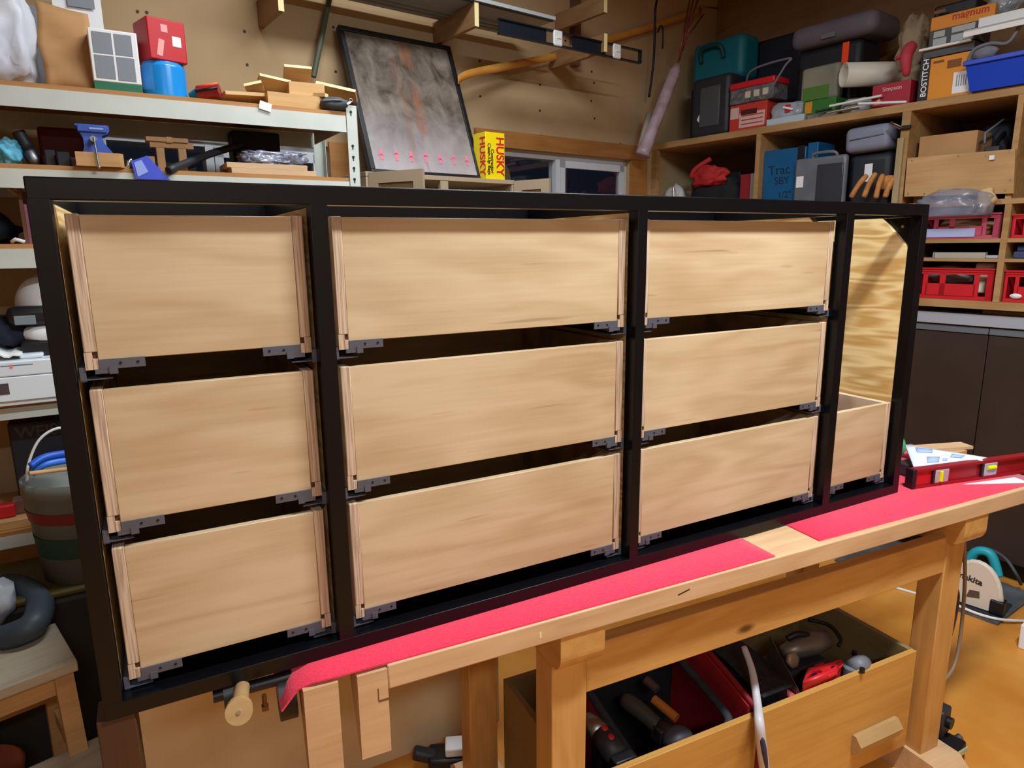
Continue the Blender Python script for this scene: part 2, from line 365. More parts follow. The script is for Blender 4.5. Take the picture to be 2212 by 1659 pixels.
# plywood sides and partitions (front corners of the right side are clipped)
def side_panel(x0, x1, clip):
    zt, zb, yf = z1-.031, z0+.026, .0305
    poly = [(yf, zb), (D-.032, zb), (D-.032, zt), (yf+.075, zt), (yf, zt-.075)] if clip else [(yf, zb), (D-.032, zb), (D-.032, zt), (yf, zt)]
    return MB().prism(poly, 'x', x0, x1)
part(side_panel(.0125, .0245, False), 'side_panel', fir, cabt)
for k in (1, 2): part(side_panel(stl[k][0]+.0005, stl[k][1]-.0005, False), 'partition', fir, cabt)
part(side_panel(stl[3][0]+.003, stl[3][1]-.003, True), 'partition', fir, cabt)
part(side_panel(1.8362, 1.848, True), 'side_panel', fir, cabt)
part(MB().prism([(.0305, z1-.031), (.125, z1-.031), (.0305, z1-.125)], 'x', 1.8485, 1.853), 'corner_gusset', black, cabt)
g = part(MB().cyl((1.8362, .048, z1-.053), (1.8342, .048, z1-.053), .0042, n=10), 'screw', chrome, cabt)
# drawers
fy = .024
def drawer(x0, x1, za, zb, depth=.40, open_top=True):
    t_ = .0155
    d = part(MB().box(x0+t_, x1-t_, fy+depth-t_, fy+depth, za+.012, zb).box(x0+t_, x1-t_, fy+.006, fy+depth-t_, za+.013, za+.019), 'drawer', birch, cabt)
    for s_, (a, b_) in enumerate(((x0, x0+t_), (x1-t_, x1))):
        inn = 1 if s_ == 0 else -1
        poly = [(a, za-.0), (b_, za-.0), (b_, zb), (a, zb)]
        m_ = MB().box(a, b_, fy, fy+depth, za+.024, zb, b=.0012, seg=1)
        if s_ == 0: m_.box(a, b_-.006, fy, fy+depth, za, za+.024).box(b_-.0065, b_, fy, fy+depth, za, za+.015)
        else: m_.box(a+.006, b_, fy, fy+depth, za, za+.024).box(a, a+.0065, fy, fy+depth, za, za+.015)
        part(m_, 'drawer_side', SIDE, d)
        c0 = b_-.0055 if s_ == 0 else a
        part(MB().box(c0, c0+.0055, fy+.004, fy+.006, za+.0155, za+.0235), 'groove', mat('groove_shadow_wood', '#4a2f1a', .9), d)
    part(MB().box(x0+t_, x1-t_, fy+.0015, fy+.014, za+.012, zb-.0012, b=.001, seg=1), 'drawer_front', birch, d)
    for s_ in (0, 1):
        k = 1 if s_ == 0 else -1; xo = x0+t_ if s_ == 0 else x1-t_
        q = MB(); q.box(xo+k*.0005, xo+k*.056, fy-.0012, fy+.0012, za+.0, za+.0135)
        q.box(xo-k*.005, xo+k*.020, fy-.001, fy+.03, za-.006, za+.0005).box(xo+k*.012, xo+k*.022, fy-.003, fy+.002, za-.007, za+.004)
        lk = part(q, 'locking_clip', hard, d)
        h = MB()
        for hx in (.026, .047): h.cyl((xo+k*hx, fy-.0010, za+.0072), (xo+k*hx, fy-.0020, za+.0072), .0020, n=8)
        part(h, 'screw_holes', plastic_black, d)
        xs_ = x0-.008 if s_ == 0 else x1+.0005
        part(MB().box(xs_, xs_+.0075, fy+.002, fy+depth, za-.016, za+.004).box(x0-.008 if s_ == 0 else x1-.03, x0+.03 if s_ == 0 else x1+.008, fy+.001, fy+depth, za-.014, za-.0125), 'runner', hard, d)
    return d
def _side_mat():
    """veneer end stripes on the narrow front edge, birch face elsewhere"""
    m, N, L, P = _new('drawer_side_plywood')
    mp = _coord(N, L, 1, .03, .03, rnd=False); n = N.new('ShaderNodeTexNoise'); n.inputs['Scale'].default_value = 430; n.inputs['Detail'].default_value = 1; L.new(mp.outputs[0], n.inputs['Vector'])
    r = N.new('ShaderNodeValToRGB'); r.color_ramp.elements[0].color = lin('#a58a72'); r.color_ramp.elements[1].color = lin('#c9ae94'); r.color_ramp.elements[0].position = .38; r.color_ramp.elements[1].position = .6
    L.new(n.outputs[0], r.inputs[0]); L.new(r.outputs[0], P.inputs['Base Color']); P.inputs['Roughness'].default_value = .65
    return m
SIDE = _side_mat()
rows = [(1.391, 1.597), (1.156, 1.363), (.922, 1.131)]
for cx0, cx1 in ((.035, .334), (.377, .937), (.980, 1.540)):
    for za, zb in rows: drawer(cx0, cx1, za, zb)
drawer(1.587, 1.826, .922, 1.131)
# ================= workbench (frame BEN: y=0 is the front edge of its top) =================
BT = .877
ben = thing('workbench', 'heavy wooden workbench with pale top and orange pine trestle base', 'workbench', BEN, (1.3, .3, 0))
part(MB().box(.402, 2.30, 0, .60, BT-.045, BT, b=.003), 'bench_top', beech, ben)
part(MB().box(.684, .688, -.0004, .001, BT-.030, BT-.018), 'filled_mark', mat('pale_filler', '#e3cfa6', .7), ben)
part(MB().box(1.0, 1.03, -.0003, .001, BT-.024, BT-.021, M=Rt((1.0, 0, BT-.022), 'Y', -.2)), 'dent', mat('dark_dent', '#3a2410', .9), ben)
def trestle(x0, x1):
    yf, yb = .045, .50
    # bearer under the top with a rounded nose
    zt = BT-.045; nose = [(yf-.038+.03*(1-math.cos(t)), zt-.08+.03*(1-math.sin(t))-.0) for t in [k*math.pi/12 for k in range(7)]]
    pts = [(.60, zt), (.004, zt), (.004, zt-.045)]+[(.004+.03*(1-math.cos(t)), zt-.045-.035*math.sin(t)) for t in [k*math.pi/16 for k in range(1, 9)]]+[(.60, zt-.08)]
    part(MB().prism(pts, 'x', x0-.004, x1+.014), 'bearer', pineY, ben)
    part(MB().box(x0, x1, yf, yf+.07, .085, zt-.06, b=.003), 'leg', pineZ, ben)
    part(MB().box(x0, x1, yb, yb+.07, .085, zt-.06, b=.003), 'leg', pineZ, ben)
    foot = [(-.03, 0), (.64, 0), (.64, .06), (.61, .087), (0.0, .087), (-.03, .06)]
    part(MB().prism(foot, 'x', x0-.012, x1+.03), 'foot', beech, ben)
trestle(.735, .815); trestle(1.955, 2.035)
# long rails
part(MB().box(.815, 1.955, .047, .080, .661, .765, b=.002), 'rail', pine, ben)
part(MB().box(.815, 1.955, .53, .56, .661, .765, b=.002), 'rail', pine, ben)
# end vise: two wooden chops, black screw plate, wooden handle
def chop(x0, x1, y, zb):
    return MB().prism([(y, BT-.006), (y+.075, BT-.006), (y+.062, BT-.05), (y+.012, zb), (y, zb)], 'x', x0, x1)
part(chop(.268, .322, 0.001, .66), 'vise_jaw', beech, ben)
part(chop(.352, .4015, 0.0, .717), 'vise_jaw', beech, ben)
part(MB().box(.385, .4018, -.0008, .004, .815, .818).box(.384, .3855, -.0006, .004, .817, .84), 'jaw_notch', mat('notch_shadow', '#6b4526', .9), ben)
p = BEN.y(516, 1538, -.06); q = BEN.y(523, 1484, .06)
c = q
part(MB().cyl((.268, q.y+.01, c.z-.01), (.14, q.y+.01, c.z-.01), .010), 'vise_screw', plastic_black, ben)
part(MB().cyl((.19, q.y+.01, c.z-.012), (.155, q.y+.01, c.z-.012), .024), 'vise_collar', plastic_black, ben)
part(MB().cyl((.262, q.y+.01, c.z-.045), (.235, q.y+.01, c.z-.045), .036), 'vise_plate', plastic_black, ben)
part(MB().cyl((.212, .02, .872), (.212, .02, .852), .0035).box(.207, .217, .015, .025, .846, .853), 'vise_bolt', mat('brass_bolt', '#6b4a2a', .4, .8), ben)
hm = MB(); hm.cyl(q, p+(p-q).normalized()*-.012, .0115); hm.cyl(p+(p-q).normalized()*-.014, p, .0185, n=20)
part(hm, 'vise_handle', wood('handle_beech', '#b8976a', '#a38252', 'X', 1.2, 5, .55, .3), ben)
part(MB().cyl(p, p+(p-q).normalized()*.002, .003), 'handle_screw', chrome, ben)

# red felt runners
def felt_fn(x0, x1, curl):
    def fn(u, v):
        x = x0+(x1-x0)*u; y = .004+.40*v; z = BT+.003
        if curl and x < .29:
            d = .29-x; z -= 13*d*d*(1-.35*v); y += .010*(1-v)*min(1, d*40)
        return (x, y, z)
    return fn
solo(MB().sheet(40, 6, felt_fn(.234, 1.268, True), .003), 'felt_runner', felt, 'long red felt strip under the cabinet with a curled left end', 'felt strip', BEN, (.7, .2, BT), group='red felt strips')
f2 = lambda u, v: (1.418+(2.302-1.418)*u+.012*v, .016-.004*u+.40*v, BT+.003)
solo(MB().sheet(6, 4, f2, .003), 'felt_runner', felt, 'red felt strip under the right end of the cabinet and the level', 'felt strip', BEN, (1.8, .2, BT), group='red felt strips')

# prop under the overhanging left end
solo(MB().box(-.012, .038, .004, .06, 0, BZ-.001, b=.002), 'support_post', wood('dark_stained_post', '#4a2b16', '#3a200f', 'Z', 1, 5, .6, .4), 'dark brown wooden post under the left end of the cabinet', 'post', CAB, (0, .03, 0))
# beige low cupboard behind the bench
be = mat('beige_laminate', '#dcc9a4', .6, c2='#d2bf9a', ns=7)
t = thing('low_cupboard', 'low beige laminate cupboard behind the left of the workbench', 'cupboard', CAB, (.45, .9, 0))
part(MB().box(-.07, 1.0, .73, .748, .0, .80), 'front_panel', be, t)
part(MB().box(-.07, -.052, .749, 1.15, 0, .80), 'side_panel', be, t); part(MB().box(.982, 1.0, .749, 1.15, 0, .80), 'side_panel', be, t)
part(MB().box(-.07, 1.0, .73, 1.15, .80, .818), 'top_panel', be, t)
# ================= white shelf rack on the left (frame SHE: y=0 is its front) =================
rack = thing('shelf_rack', 'tall off-white steel shelf rack with particle board shelves', 'shelf rack', SHE, (-.7, .22, 0))
LV = [(1.964, 2.021), (1.733, 1.789), (1.498, 1.556), (1.036, 1.073), (.62, .66), (.12, .16)]
ZT = [b+.014 for a, b in LV]
rx0 = -1.62
for a, b_ in LV:
    part(MB().box(rx0, -.022, 0, .003, a, b_).box(rx0, -.022, .003, .02, b_-.003, b_-.0005), 'front_beam', ivory, rack)
    part(MB().box(rx0, -.022, .447, .45, a, b_), 'rear_beam', ivory, rack)
    part(MB().box(rx0, -.02, .0035, .446, b_, b_+.014), 'shelf_board', boardwood, rack)
    part(MB().box(-.022, -.019, .02, .43, a+.01, b_), 'side_beam', ivory, rack)
def angle_post(x, y, sy):
    m_ = MB().box(x-.020, x+.020, y, y+.002*sy, 0, 2.058).box(x+.018, x+.020, y, y+.040*sy, 0, 2.058)
    p_ = part(m_, 'post', ivory, rack); h = MB(); zz = 2.035; k = 0
    while zz > .9:
        if k not in (1, 2): h.cyl((x-.003, y-.0005*sy, zz), (x-.003, y-.0010*sy, zz), .0052, n=10).box(x-.0052, x-.0008, y-.0010*sy, y-.0005*sy, zz-.013, zz)
        zz -= .0395; k += 1
    if sy > 0: part(h, 'keyholes', plastic_black, p_, kind='stuff')
    return p_
angle_post(0, -.003, 1); angle_post(0, .453, -1)
for yy in (-.003, .451): part(MB().box(rx0-.04, rx0, yy, yy+.002, 0, 2.058), 'post', ivory, rack)
dark = mat('soot_dark_fabric', '#15130f', .9)

def sbox(name, label, cat, px0, px1, pyt, y, dep, lv, m, b=.004, group=None, rz=0., zb=None):
    zb_ = ZT[lv] if zb is None else zb
    pm = SHE.y((px0+px1)/2, pyt, y); x0 = SHE.y(px0, pyt, y).x; x1 = SHE.y(px1, pyt, y).x
    return solo(MB().box(x0, x1, y, y+dep, zb_, pm.z, b=b), name, m, label, cat, SHE, ((x0+x1)/2, y+dep/2, zb_), 0, group), (x0, x1, zb_, pm.z)
def sthing(name, label, cat, px, lv, y, group=None, zb=None):
    z = ZT[lv] if zb is None else zb
    return thing(name, label, cat, SHE, (SHE.y(px, 300, y).x, y, z), group=group)

# --- top level
z = ZT[0]; sx = lambda px, y, py=150: SHE.y(px, py, y).x; sz = lambda px, py, y: SHE.y(px, py, y).z
x0, x1 = sx(-60, .03), sx(76, .03)
solo(MB().blob(((x0+x1)/2, .14, z+.14), ((x1-x0)/2*1.12, .11, .165), .10, 3, 4, .75, flat=.85), 'plastic_sack', mat('white_sack_plastic', '#d4d9e2', .4, c2='#c2c8d6', ns=4, bump=.4, bs=12), 'crumpled white plastic sack at the left end of the top shelf', 'sack', SHE, ((x0+x1)/2, .14, z))
solo(MB().sheet(8, 8, lambda u, v: (sx(92, .05)+(sx(204, .05)-sx(92, .05))*u+.004*math.sin(v*9), .05+.06*v+.006*math.sin(u*5+v*11), z+.002+(.255-.018*u)*v), .004), 'cardboard_flap', card, 'creased sheet of brown cardboard leaning beside the white sack', 'cardboard', SHE, (sx(150, .05), .06, z))
gpan = mat('grey_print', '#7f868f', .6)
solo(MB().box(sx(62, .28), sx(140, .28), .28, .36, z, z+.29, b=.004), 'grey_carton', gpan, 'grey carton behind the brown cardboard sheet', 'carton', SHE, (sx(100, .28), .3, z))
t = thing('white_board', 'white printed board leaning at the back above the white box', 'board', SHE, (sx(190, .3), .3, z))
part(MB().box(sx(132, .26), sx(236, .26), .26, .275, z, z+.42, M=Rt((0, .27, z), 'X', -.06)), 'sheet', paper, t)
part(MB().box(sx(165, .25), sx(222, .25), .2515, .2525, z+.30, z+.36, M=Rt((0, .27, z), 'X', -.06)), 'print', gpan, t)
# white box with grey label panels and green foot
xa, xb = sx(199, .02), sx(303, .02); za, zb = z, sz(250, 66, .02)
t = thing('label_box', 'white box with four grey label panels and a green base strip', 'box', SHE, ((xa+xb)/2, .07, z))
part(MB().box(xa, xb, .02, .14, za+.026, zb, b=.003), 'carton', paper, t)
part(MB().box(xa, xb, .0195, .14, za, za+.026, b=.002), 'base_strip', mat('green_print', '#1f6b4a', .6), t)
xm = (xa+xb)/2; zm = (za+.03+zb)/2
for (p0, p1, q0, q1) in ((xa+.010, xm-.004, zm+.004, zb-.010), (xm+.003, xb-.016, zm+.004, zb-.010), (xa+.010, xm-.004, za+.036, zm-.002), (xm+.003, xb-.014, za+.034, zm-.002)):
    part(MB().box(p0, p1, .0186, .0195, q0, q1), 'label_panel', gpan, t)
# blue ribbed tin and red carton on it
xa, xb = sx(306, .03), sx(407, .03); zt_ = sz(356, 133, .03); cx = (xa+xb)/2; rr = (xb-xa)/2
t = thing('blue_tin', 'glossy light blue ribbed tin under the red carton', 'tin', SHE, (cx, .03+rr, z))
pr = [(rr*.96, 0)]+[(rr*(1.0 if k % 2 else .975), .004+k*(zt_-z-.012)/22) for k in range(23)]+[(rr*.94, zt_-z)]
part(MB().lathe(pr, (cx, .03+rr, z), 28), 'tin_body', skyblue, t); part(MB().cyl((cx, .03+rr, zt_), (cx, .03+rr, zt_+.004), rr*.9, n=28), 'lid', skyblue, t)
zr = zt_+.005; zr2 = sz(352, 38, .03)
t = thing('red_carton', 'glossy red carton with a white label on top of the blue tin', 'carton', SHE, (cx, .03+rr, zr), rz=.28)
hw = rr*.86
part(MB().box(-hw, hw, -hw, hw, 0, zr2-zr, b=.004), 'carton', redc, t, local=True)
hgt = zr2-zr
part(MB().box(.25*hw, .72*hw, -hw-.0008, -hw, hgt*.38, hgt*.62), 'label', paper, t, local=True)
part(MB().box(-.55*hw, -.25*hw, -hw-.0008, -hw, hgt*.1, hgt*.5, M=Rt((-.4*hw, -hw, hgt*.3), 'Y', .2)), 'print_stripe', mat('pink_print', '#e89a9a', .5), t, local=True)
part(MB().box(-.3*hw, .05*hw, -hw-.0008, -hw, hgt*.68, hgt*.86), 'print_stripe', mat('pink_print', '#e89a9a', .5), t, local=True)
# red torch
p0 = SHE.y(428, 196, .06); p1 = SHE.y(472, 172, .03); p0 = Vector((p0.x, p0.y, z+.024)); p1 = Vector((p1.x, p1.y, z+.036))
t = thing('red_roller', 'small red and black striped roller lying right of the blue tin', 'roller', SHE, ((p0.x+p1.x)/2, .045, z))
part(MB().cyl(p0, p1, .024, n=16), 'drum', mat('dark_red_gloss', '#8c2522', .3), t)
dv = (p1-p0).normalized(); up = Vector((0, 0, 1)); sd = dv.cross(up).normalized()
for a_, m_ in ((.9, mat('orange_red_stripe', '#ff5a3a', .4)), (.15, plastic_black)):
    n_ = (up*math.sin(a_)+sd*math.cos(a_)); part(MB().tube([p0+n_*.0235, p1+n_*.0235], .005, 6), 'stripe', m_, t)
part(MB().cyl(p0, p0-dv*.03, .02, .008, n=14), 'end_cap', teal, t)
# wood offcuts
offc = wood('pine_offcut', '#c8a06a', '#b38a55', 'X', 1.4, 6, .65, .4); endg = mat('pale_end_grain', '#e6d9a0', .7)
def offcut(c, L_, W_, T_, rz, ry, label, endside=1):
    t_ = thing('wood_offcut', label, 'offcut', SHE, c, rz, 'pine offcuts on the top shelf'); t_.rotation_euler = (ry[0], ry[1], SHE.a+rz)
    part(MB().box(-L_/2, L_/2, -W_/2, W_/2, 0, T_), 'board', offc, t_, local=True)
    part(MB().box(-L_/2, L_/2, -W_/2-.0008, -W_/2, 0, T_) if endside == 2 else MB().box(endside*L_/2, endside*(L_/2+.0008), -W_/2, W_/2, 0, T_), 'end_face', endg, t_, local=True)
def at(px, py, y, dz=0): p = SHE.y(px, py, y); return (p.x, p.y, max(p.z+dz, z))
offcut((sx(632, .09), .10, z+.001), .22, .12, .050, .05, (0, 0), 'widest pine offcut lying flat at the bottom of the pile', 1)
offcut((sx(652, .14), .13, z+.053), .125, .10, .050, -.06, (0, 0), 'pine offcut lying flat on top of the widest one')
offcut((sx(640, .12), .11, z+.126), .095, .08, .012, -.12, (-.6, 0), 'pine offcut sticking up highest out of the pile', 2)
offcut((sx(722, .13), .12, z+.085), .15, .06, .012, -.55, (-.5, .22), 'pine offcut sloping down over the black pouch', 2)
offcut((sx(590, .1), .13, z+.085), .11, .09, .010, .05, (-.45, .1), 'pine offcut with a pale end lying left of the highest one', 2)
offcut((sx(548, .06), .07, z+.062), .06, .045, .010, -.3, (-.4, -.25), 'pine offcut with a tilted pale end nearest the red roller', 2)
offcut((sx(596, .2), .22, z+.115), .10, .03, .006, .3, (.2, .45), 'thin pine sliver standing behind the highest offcut', -1)
offcut((sx(694, .02), .05, z+.052), .05, .02, .012, -.9, (0, .1), 'short pine offcut beside the black pouch', 1)
offcut((sx(522, .06), .09, z+.022), .17, .10, .012, .32, (-.2, -.10), 'tilted dark-shaded pine offcut at the left end of the pile', 1)
# black pouch with zip
xa, xb = sx(692, 0), sx(754, 0)
t = thing('zip_pouch', 'small dark grey pouch with a zip pull beside the rack post', 'pouch', SHE, ((xa+xb)/2, .02, z))
part(MB().blob(((xa+xb)/2, .03, z+.024), ((xb-xa)/2, .045, .027), .07, 5, 3, .85, flat=.9), 'pouch', mat('dark_grey_nylon', '#3a3d40', .8, c2='#4b4e50', ns=20, bump=.2), t)
part(MB().tube(bez([(xa, .0, z+.03), ((xa+xb)/2, -.017, z+.034), (xb, .01, z+.036)], 6), .003, 6), 'zip', greyp, t)
part(MB().box(xb-.022, xb-.006, -.020, -.016, z+.024, z+.031, M=Rt((xb-.014, -.018, z+.027), 'Y', -.5)), 'zip_pull', white, t)
part(MB().tube([(xb-.004+.006*math.cos(k), -.014, z+.038+.006*math.sin(k)) for k in [i*.63 for i in range(10)]], .0016, 6, closed=True), 'ring', steel, t)
p = SHE.y(573, 230, -.004); solo(MB().box(p.x-.02, p.x+.02, -.006, -.004, p.z-.013, p.z+.014, M=Rt(p, 'Y', .25)), 'paper_tag', paper, 'small white paper tag hanging over the top beam', 'tag', SHE, p)
# green rod leaning at the wall
pa = ROOM.y(677, 166, 1.96); pb = ROOM.y(716, -25, 1.99)
solo(MB().cyl(pa, pb, .012, n=10), 'green_rod', mat('olive_green_paint', '#4c5340', .6), 'thin olive green rod standing behind the wood offcuts', 'rod', ROOM, pa)

# --- second level
z = ZT[1]; sx = lambda px, y, py=340: SHE.y(px, py, y).x
x0, x1 = sx(-14, .06), sx(48, .06); zt_ = sz(20, 297, .06)
solo(MB().blob(((x0+x1)/2, .10, (z+zt_)/2), ((x1-x0)/2, .05, (zt_-z)/2*1.02), .14, 9, 4, .9, fr=2.8, flat=.95), 'blue_rag', mat('turquoise_cloth', '#3fa5cf', .85, c2='#6ec3e0', ns=12, bump=.3), 'balled up turquoise rag at the left end of the second shelf', 'rag', SHE, ((x0+x1)/2, .1, z))
x0, x1 = sx(56, .12), sx(92, .12); cx = (x0+x1)/2; rr = (x1-x0)/2
t = thing('tilted_can', 'small tilted grey can with a black cap next to the turquoise rag', 'can', SHE, (cx, .14, z))
Mx = Rt((cx, .14, z+.02), 'Y', -.35)
part(MB().lathe([(rr*.8, .0), (rr*1.0, .02), (rr*.95, .045), (rr*.7, .055)], (cx, .14, z+.008), 18, Mx), 'can_body', steel, t)
part(MB().lathe([(rr*.92, .052), (rr*.9, .07), (rr*.82, .1), (rr*.8, .108)], (cx, .14, z+.008), 18, Mx), 'cap', dgreyp, t)
sbox('small_dark_box', 'small dark grey box right of the tilted can', 'box', 94, 118, 322, .09, .06, 1, dgreyp)
sbox('black_felt_box', 'small square black box beside the wooden vise block', 'box', 121, 150, 327, .05, .06, 1, mat('black_box', '#23262a', .6))
sbox('dark_red_case', 'dark red case at the back behind the blue vise', 'case', 78, 178, 275, .26, .12, 1, mat('dark_red_case', '#5a0f12', .6), .01)
xa, xb = sx(133, .16), sx(178, .16)
solo(MB().box(xa, xb, .16, .21, z, z+.035, b=.004).box(xa-.003, xb+.003, .157, .213, z+.035, z+.042), 'plastic_tub', clearp, 'small clear plastic tub left of the blue vise', 'tub', SHE, ((xa+xb)/2, .18, z))
# wooden block with blue vise
xa, xb = sx(163, -.02), sx(258, -.02); zt_ = sz(210, 329, -.02)
bl = wood('beech_block', '#c49a64', '#ae8450', 'X', 1.2, 6, .6, .4)
solo(MB().prism([(xa, -.02), (xb, -.02), (xb+.012, .0), (xb+.012, .10), (xa, .10)], 'z', ZT[1]+.0005, zt_), 'vise_block', bl, 'thick wooden block carrying the blue vise on the second shelf', 'block', SHE, ((xa+xb)/2, .04, ZT[1]))
zb = zt_+.0005; h = sz(205, 268, .0)-zb; xc = sx(208, .0); ww = (sx(246, 0)-sx(170, 0))
vb = mat('blue_enamel', '#2f4fa8', .45, c2='#3a5cb6', ns=15)
t = thing('bench_vise', 'small blue cast iron vise on the wooden block', 'vise', SHE, (xc, .03, zb))
part(MB().prism([(xc-.36*ww, zb), (xc+.5*ww, zb), (xc+.5*ww, zb+.05*h), (xc+.28*ww, zb+.38*h), (xc+.24*ww, zb+.62*h), (xc+.40*ww, zb+.70*h), (xc+.47*ww, zb+.80*h), (xc+.47*ww, zb+.97*h), (xc+.42*ww, zb+h), (xc-.50*ww, zb+h), (xc-.30*ww, zb+.52*h), (xc-.30*ww, zb+.2*h)], 'y', .012, .075), 'body', vb, t)
part(MB().box(xc-.44*ww, xc+.40*ww, .004, .0118, zb+.72*h, zb+.97*h, b=.003), 'jaw', vb, t)
part(MB().box(xc-.1*ww, xc+.3*ww, .0025, .0038, zb+.82*h, zb+.88*h), 'raised_mark', mat('pale_blue_mark', '#8fa6d8', .5), t)
part(MB().cyl((xc-.02*ww, .012, zb+.48*h), (xc-.02*ww, -.018, zb+.46*h), .009), 'screw_boss', steel, t)
part(MB().cyl((xc+.0*ww, -.024, zb+.5*h), (xc+.04*ww, -.030, zb-.52*h), .0028), 'tommy_bar', steel, t)
part(MB().blob((xc+.04*ww, -.030, zb-.54*h), (.005, .005, .005), 0, 0, 2), 'bar_knob', steel, t)
# clamp, blue folder, jig, pipe, boards, bubble wrap
p = SHE.y(274, 350, .02); z = ZT[1]
solo(MB().tube(bez([(p.x-.015, .03, z+.006), (p.x, .02, z+.004), (p.x+.006, .02, z+.022), (p.x+.014, .025, z+.03)], 5), .005, 8), 'spring_clip', chrome, 'small shiny metal clip between the block and the blue folder', 'clip', SHE, (p.x, .02, z))
c = [SHE.y(*q, -.012) for q in ((283, 348), (318, 336), (368, 389), (294, 386))]
t = thing('blue_folder', 'royal blue paper folder hanging over the second shelf beam', 'folder', SHE, (c[0].x, -.01, c[3].z))
bf = mat('royal_blue_paper', '#3b4fd0', .5, c2='#4a60dc', ns=10)
part(MB().prism([(q.x, q.z) for q in c], 'y', -.012, -.006), 'cover', bf, t)
part(MB().prism([(c[0].x+.008, c[0].z-.004), (c[1].x-.018, c[1].z-.014), (c[1].x-.002, c[1].z-.05), (c[3].x+.006, c[3].z+.006)], 'y', -.0132, -.0122), 'print_panel', mat('pale_blue_print', '#93a8ee', .5), t)
jw = wood('jig_pine', '#c9a272', '#b48c5c', 'Z', 1.4, 6, .65, .4)
xa, xb = sx(318, .10), sx(420, .10); zt_ = sz(368, 301, .10)
t = thing('wooden_jig', 'small pine jig of two uprights and a cross bar behind the black pipe', 'jig', SHE, ((xa+xb)/2, .1, z))
part(MB().box(xa, xa+.022, .10, .13, z, z+.052), 'upright', jw, t); part(MB().box(xa+.030, xa+.054, .10, .13, z, zt_-.028), 'upright', jw, t); part(MB().box(xb-.048, xb-.024, .10, .13, z, zt_-.028), 'upright', jw, t)
part(MB().box(xa+.012, xb, .098, .132, zt_-.028, zt_-.010), 'cross_bar', jw, t); part(MB().box(xa+.002, xb-.016, .09, .14, zt_-.0095, zt_+.004), 'cross_bar', jw, t); part(MB().box((xa+xb)/2-.01, (xa+xb)/2+.008, .088, .10, zt_-.012, zt_+.006), 'peg', jw, t)
pa = SHE.y(364, 368, -.02); pb = SHE.y(524, 312, .30)
t = thing('black_pipe', 'black plastic pipe lying diagonally across the second shelf', 'pipe', SHE, pa)
q = bez([pa, pa.lerp(pb, .5)+Vector((0, 0, .006)), pb], 6); part(MB().tube(q, .0125, 14), 'pipe', dgreyp, t)
part(MB().cyl(pa-(pb-pa).normalized()*.0004, pa-(pb-pa).normalized()*.001, .009, n=14), 'bore', plastic_black, t)
xa, xb = sx(497, .015), sx(679, .015)
bd = wood('planed_board', '#cfae88', '#bd9a72', 'X', 1.2, 6, .6, .3)
solo(MB().box(xa, xb+.002, .008, .16, z, z+.018, b=.001, seg=1), 'planed_board', bd, 'lower of the two planed boards under the bubble wrapped parcel', 'board', SHE, ((xa+xb)/2, .08, z), group='planed boards')
solo(MB().box(sx(488, .015), sx(662, .015), .012, .165, z+.0185, z+.0365, b=.001, seg=1), 'planed_board', bd, 'upper of the two planed boards under the bubble wrapped parcel', 'board', SHE, (sx(575, .015), .08, z+.0185), group='planed boards')
xa, xb = sx(526, .03), sx(661, .03)
t = thing('wrapped_parcel', 'metal part wrapped in crinkled clear plastic on the planed boards', 'parcel', SHE, ((xa+xb)/2, .07, z+.037))
part(MB().blob(((xa+xb)/2, .08, z+.059), ((xb-xa)/2, .055, .025), .16, 21, 4, .5, fr=4.5, flat=.88), 'wrap', mat('crinkled_plastic', '#8f93a6', .12, c2='#5d6072', ns=22, bump=.9, bs=30, spec=.8), t)
sbox('dark_tool_case', 'dark tool case at the back of the second shelf behind the parcel', 'case', 500, 603, 284, .33, .1, 1, mat('dark_case', '#1c1b1b', .7), .006)
# --- third level (dark clutter at the left)
z = ZT[2]
t = thing('dark_bag', 'dark cloth bag in the shade of the third shelf', 'bag', SHE, (-1.25, .2, z))
part(MB().blob((-1.22, .22, z+.05), (.16, .1, .06), .12, 31, 3, flat=.85), 'bag', mat('dark_navy_cloth', '#1a2029', .9), t)
for i, (a, b_, h_, m_, lb) in enumerate(((46, 54, 407, mat('brown_book', '#6b4a33', .7), 'brown book standing at the right of the third shelf'), (54, 60, 440, mat('pink_book', '#a0627a', .6), 'pink book standing next to the brown one on the third shelf'))):
    x0 = SHE.y(a, 470, .06).x; x1 = SHE.y(b_, 470, .06).x
    solo(MB().box(x0, x1, .06+.02*i, .22, z, SHE.y(a, h_, .06).z), 'book', m_, lb, 'book', SHE, (x0, .1, z), group='books on the third shelf')
p = SHE.y(42, 527, .02); solo(MB().tube([(p.x-.02, .03, z+.006), (p.x-.008, .025, z+.014), (p.x+.014, .02, z+.006)], .006, 6), 'white_clip', white, 'small white clip lying at the edge of the third shelf', 'clip', SHE, (p.x, .02, z))
solo(MB().cyl((SHE.y(18, 422, .1).x, .1, z+.17), (SHE.y(42, 440, .1).x, .12, z+.15), .005), 'yellow_screwdriver', mat('dull_yellow', '#a8a060', .6), 'thin yellowish stick poking out of the dark third shelf', 'stick', SHE, (SHE.y(30, 430, .1).x, .1, z))
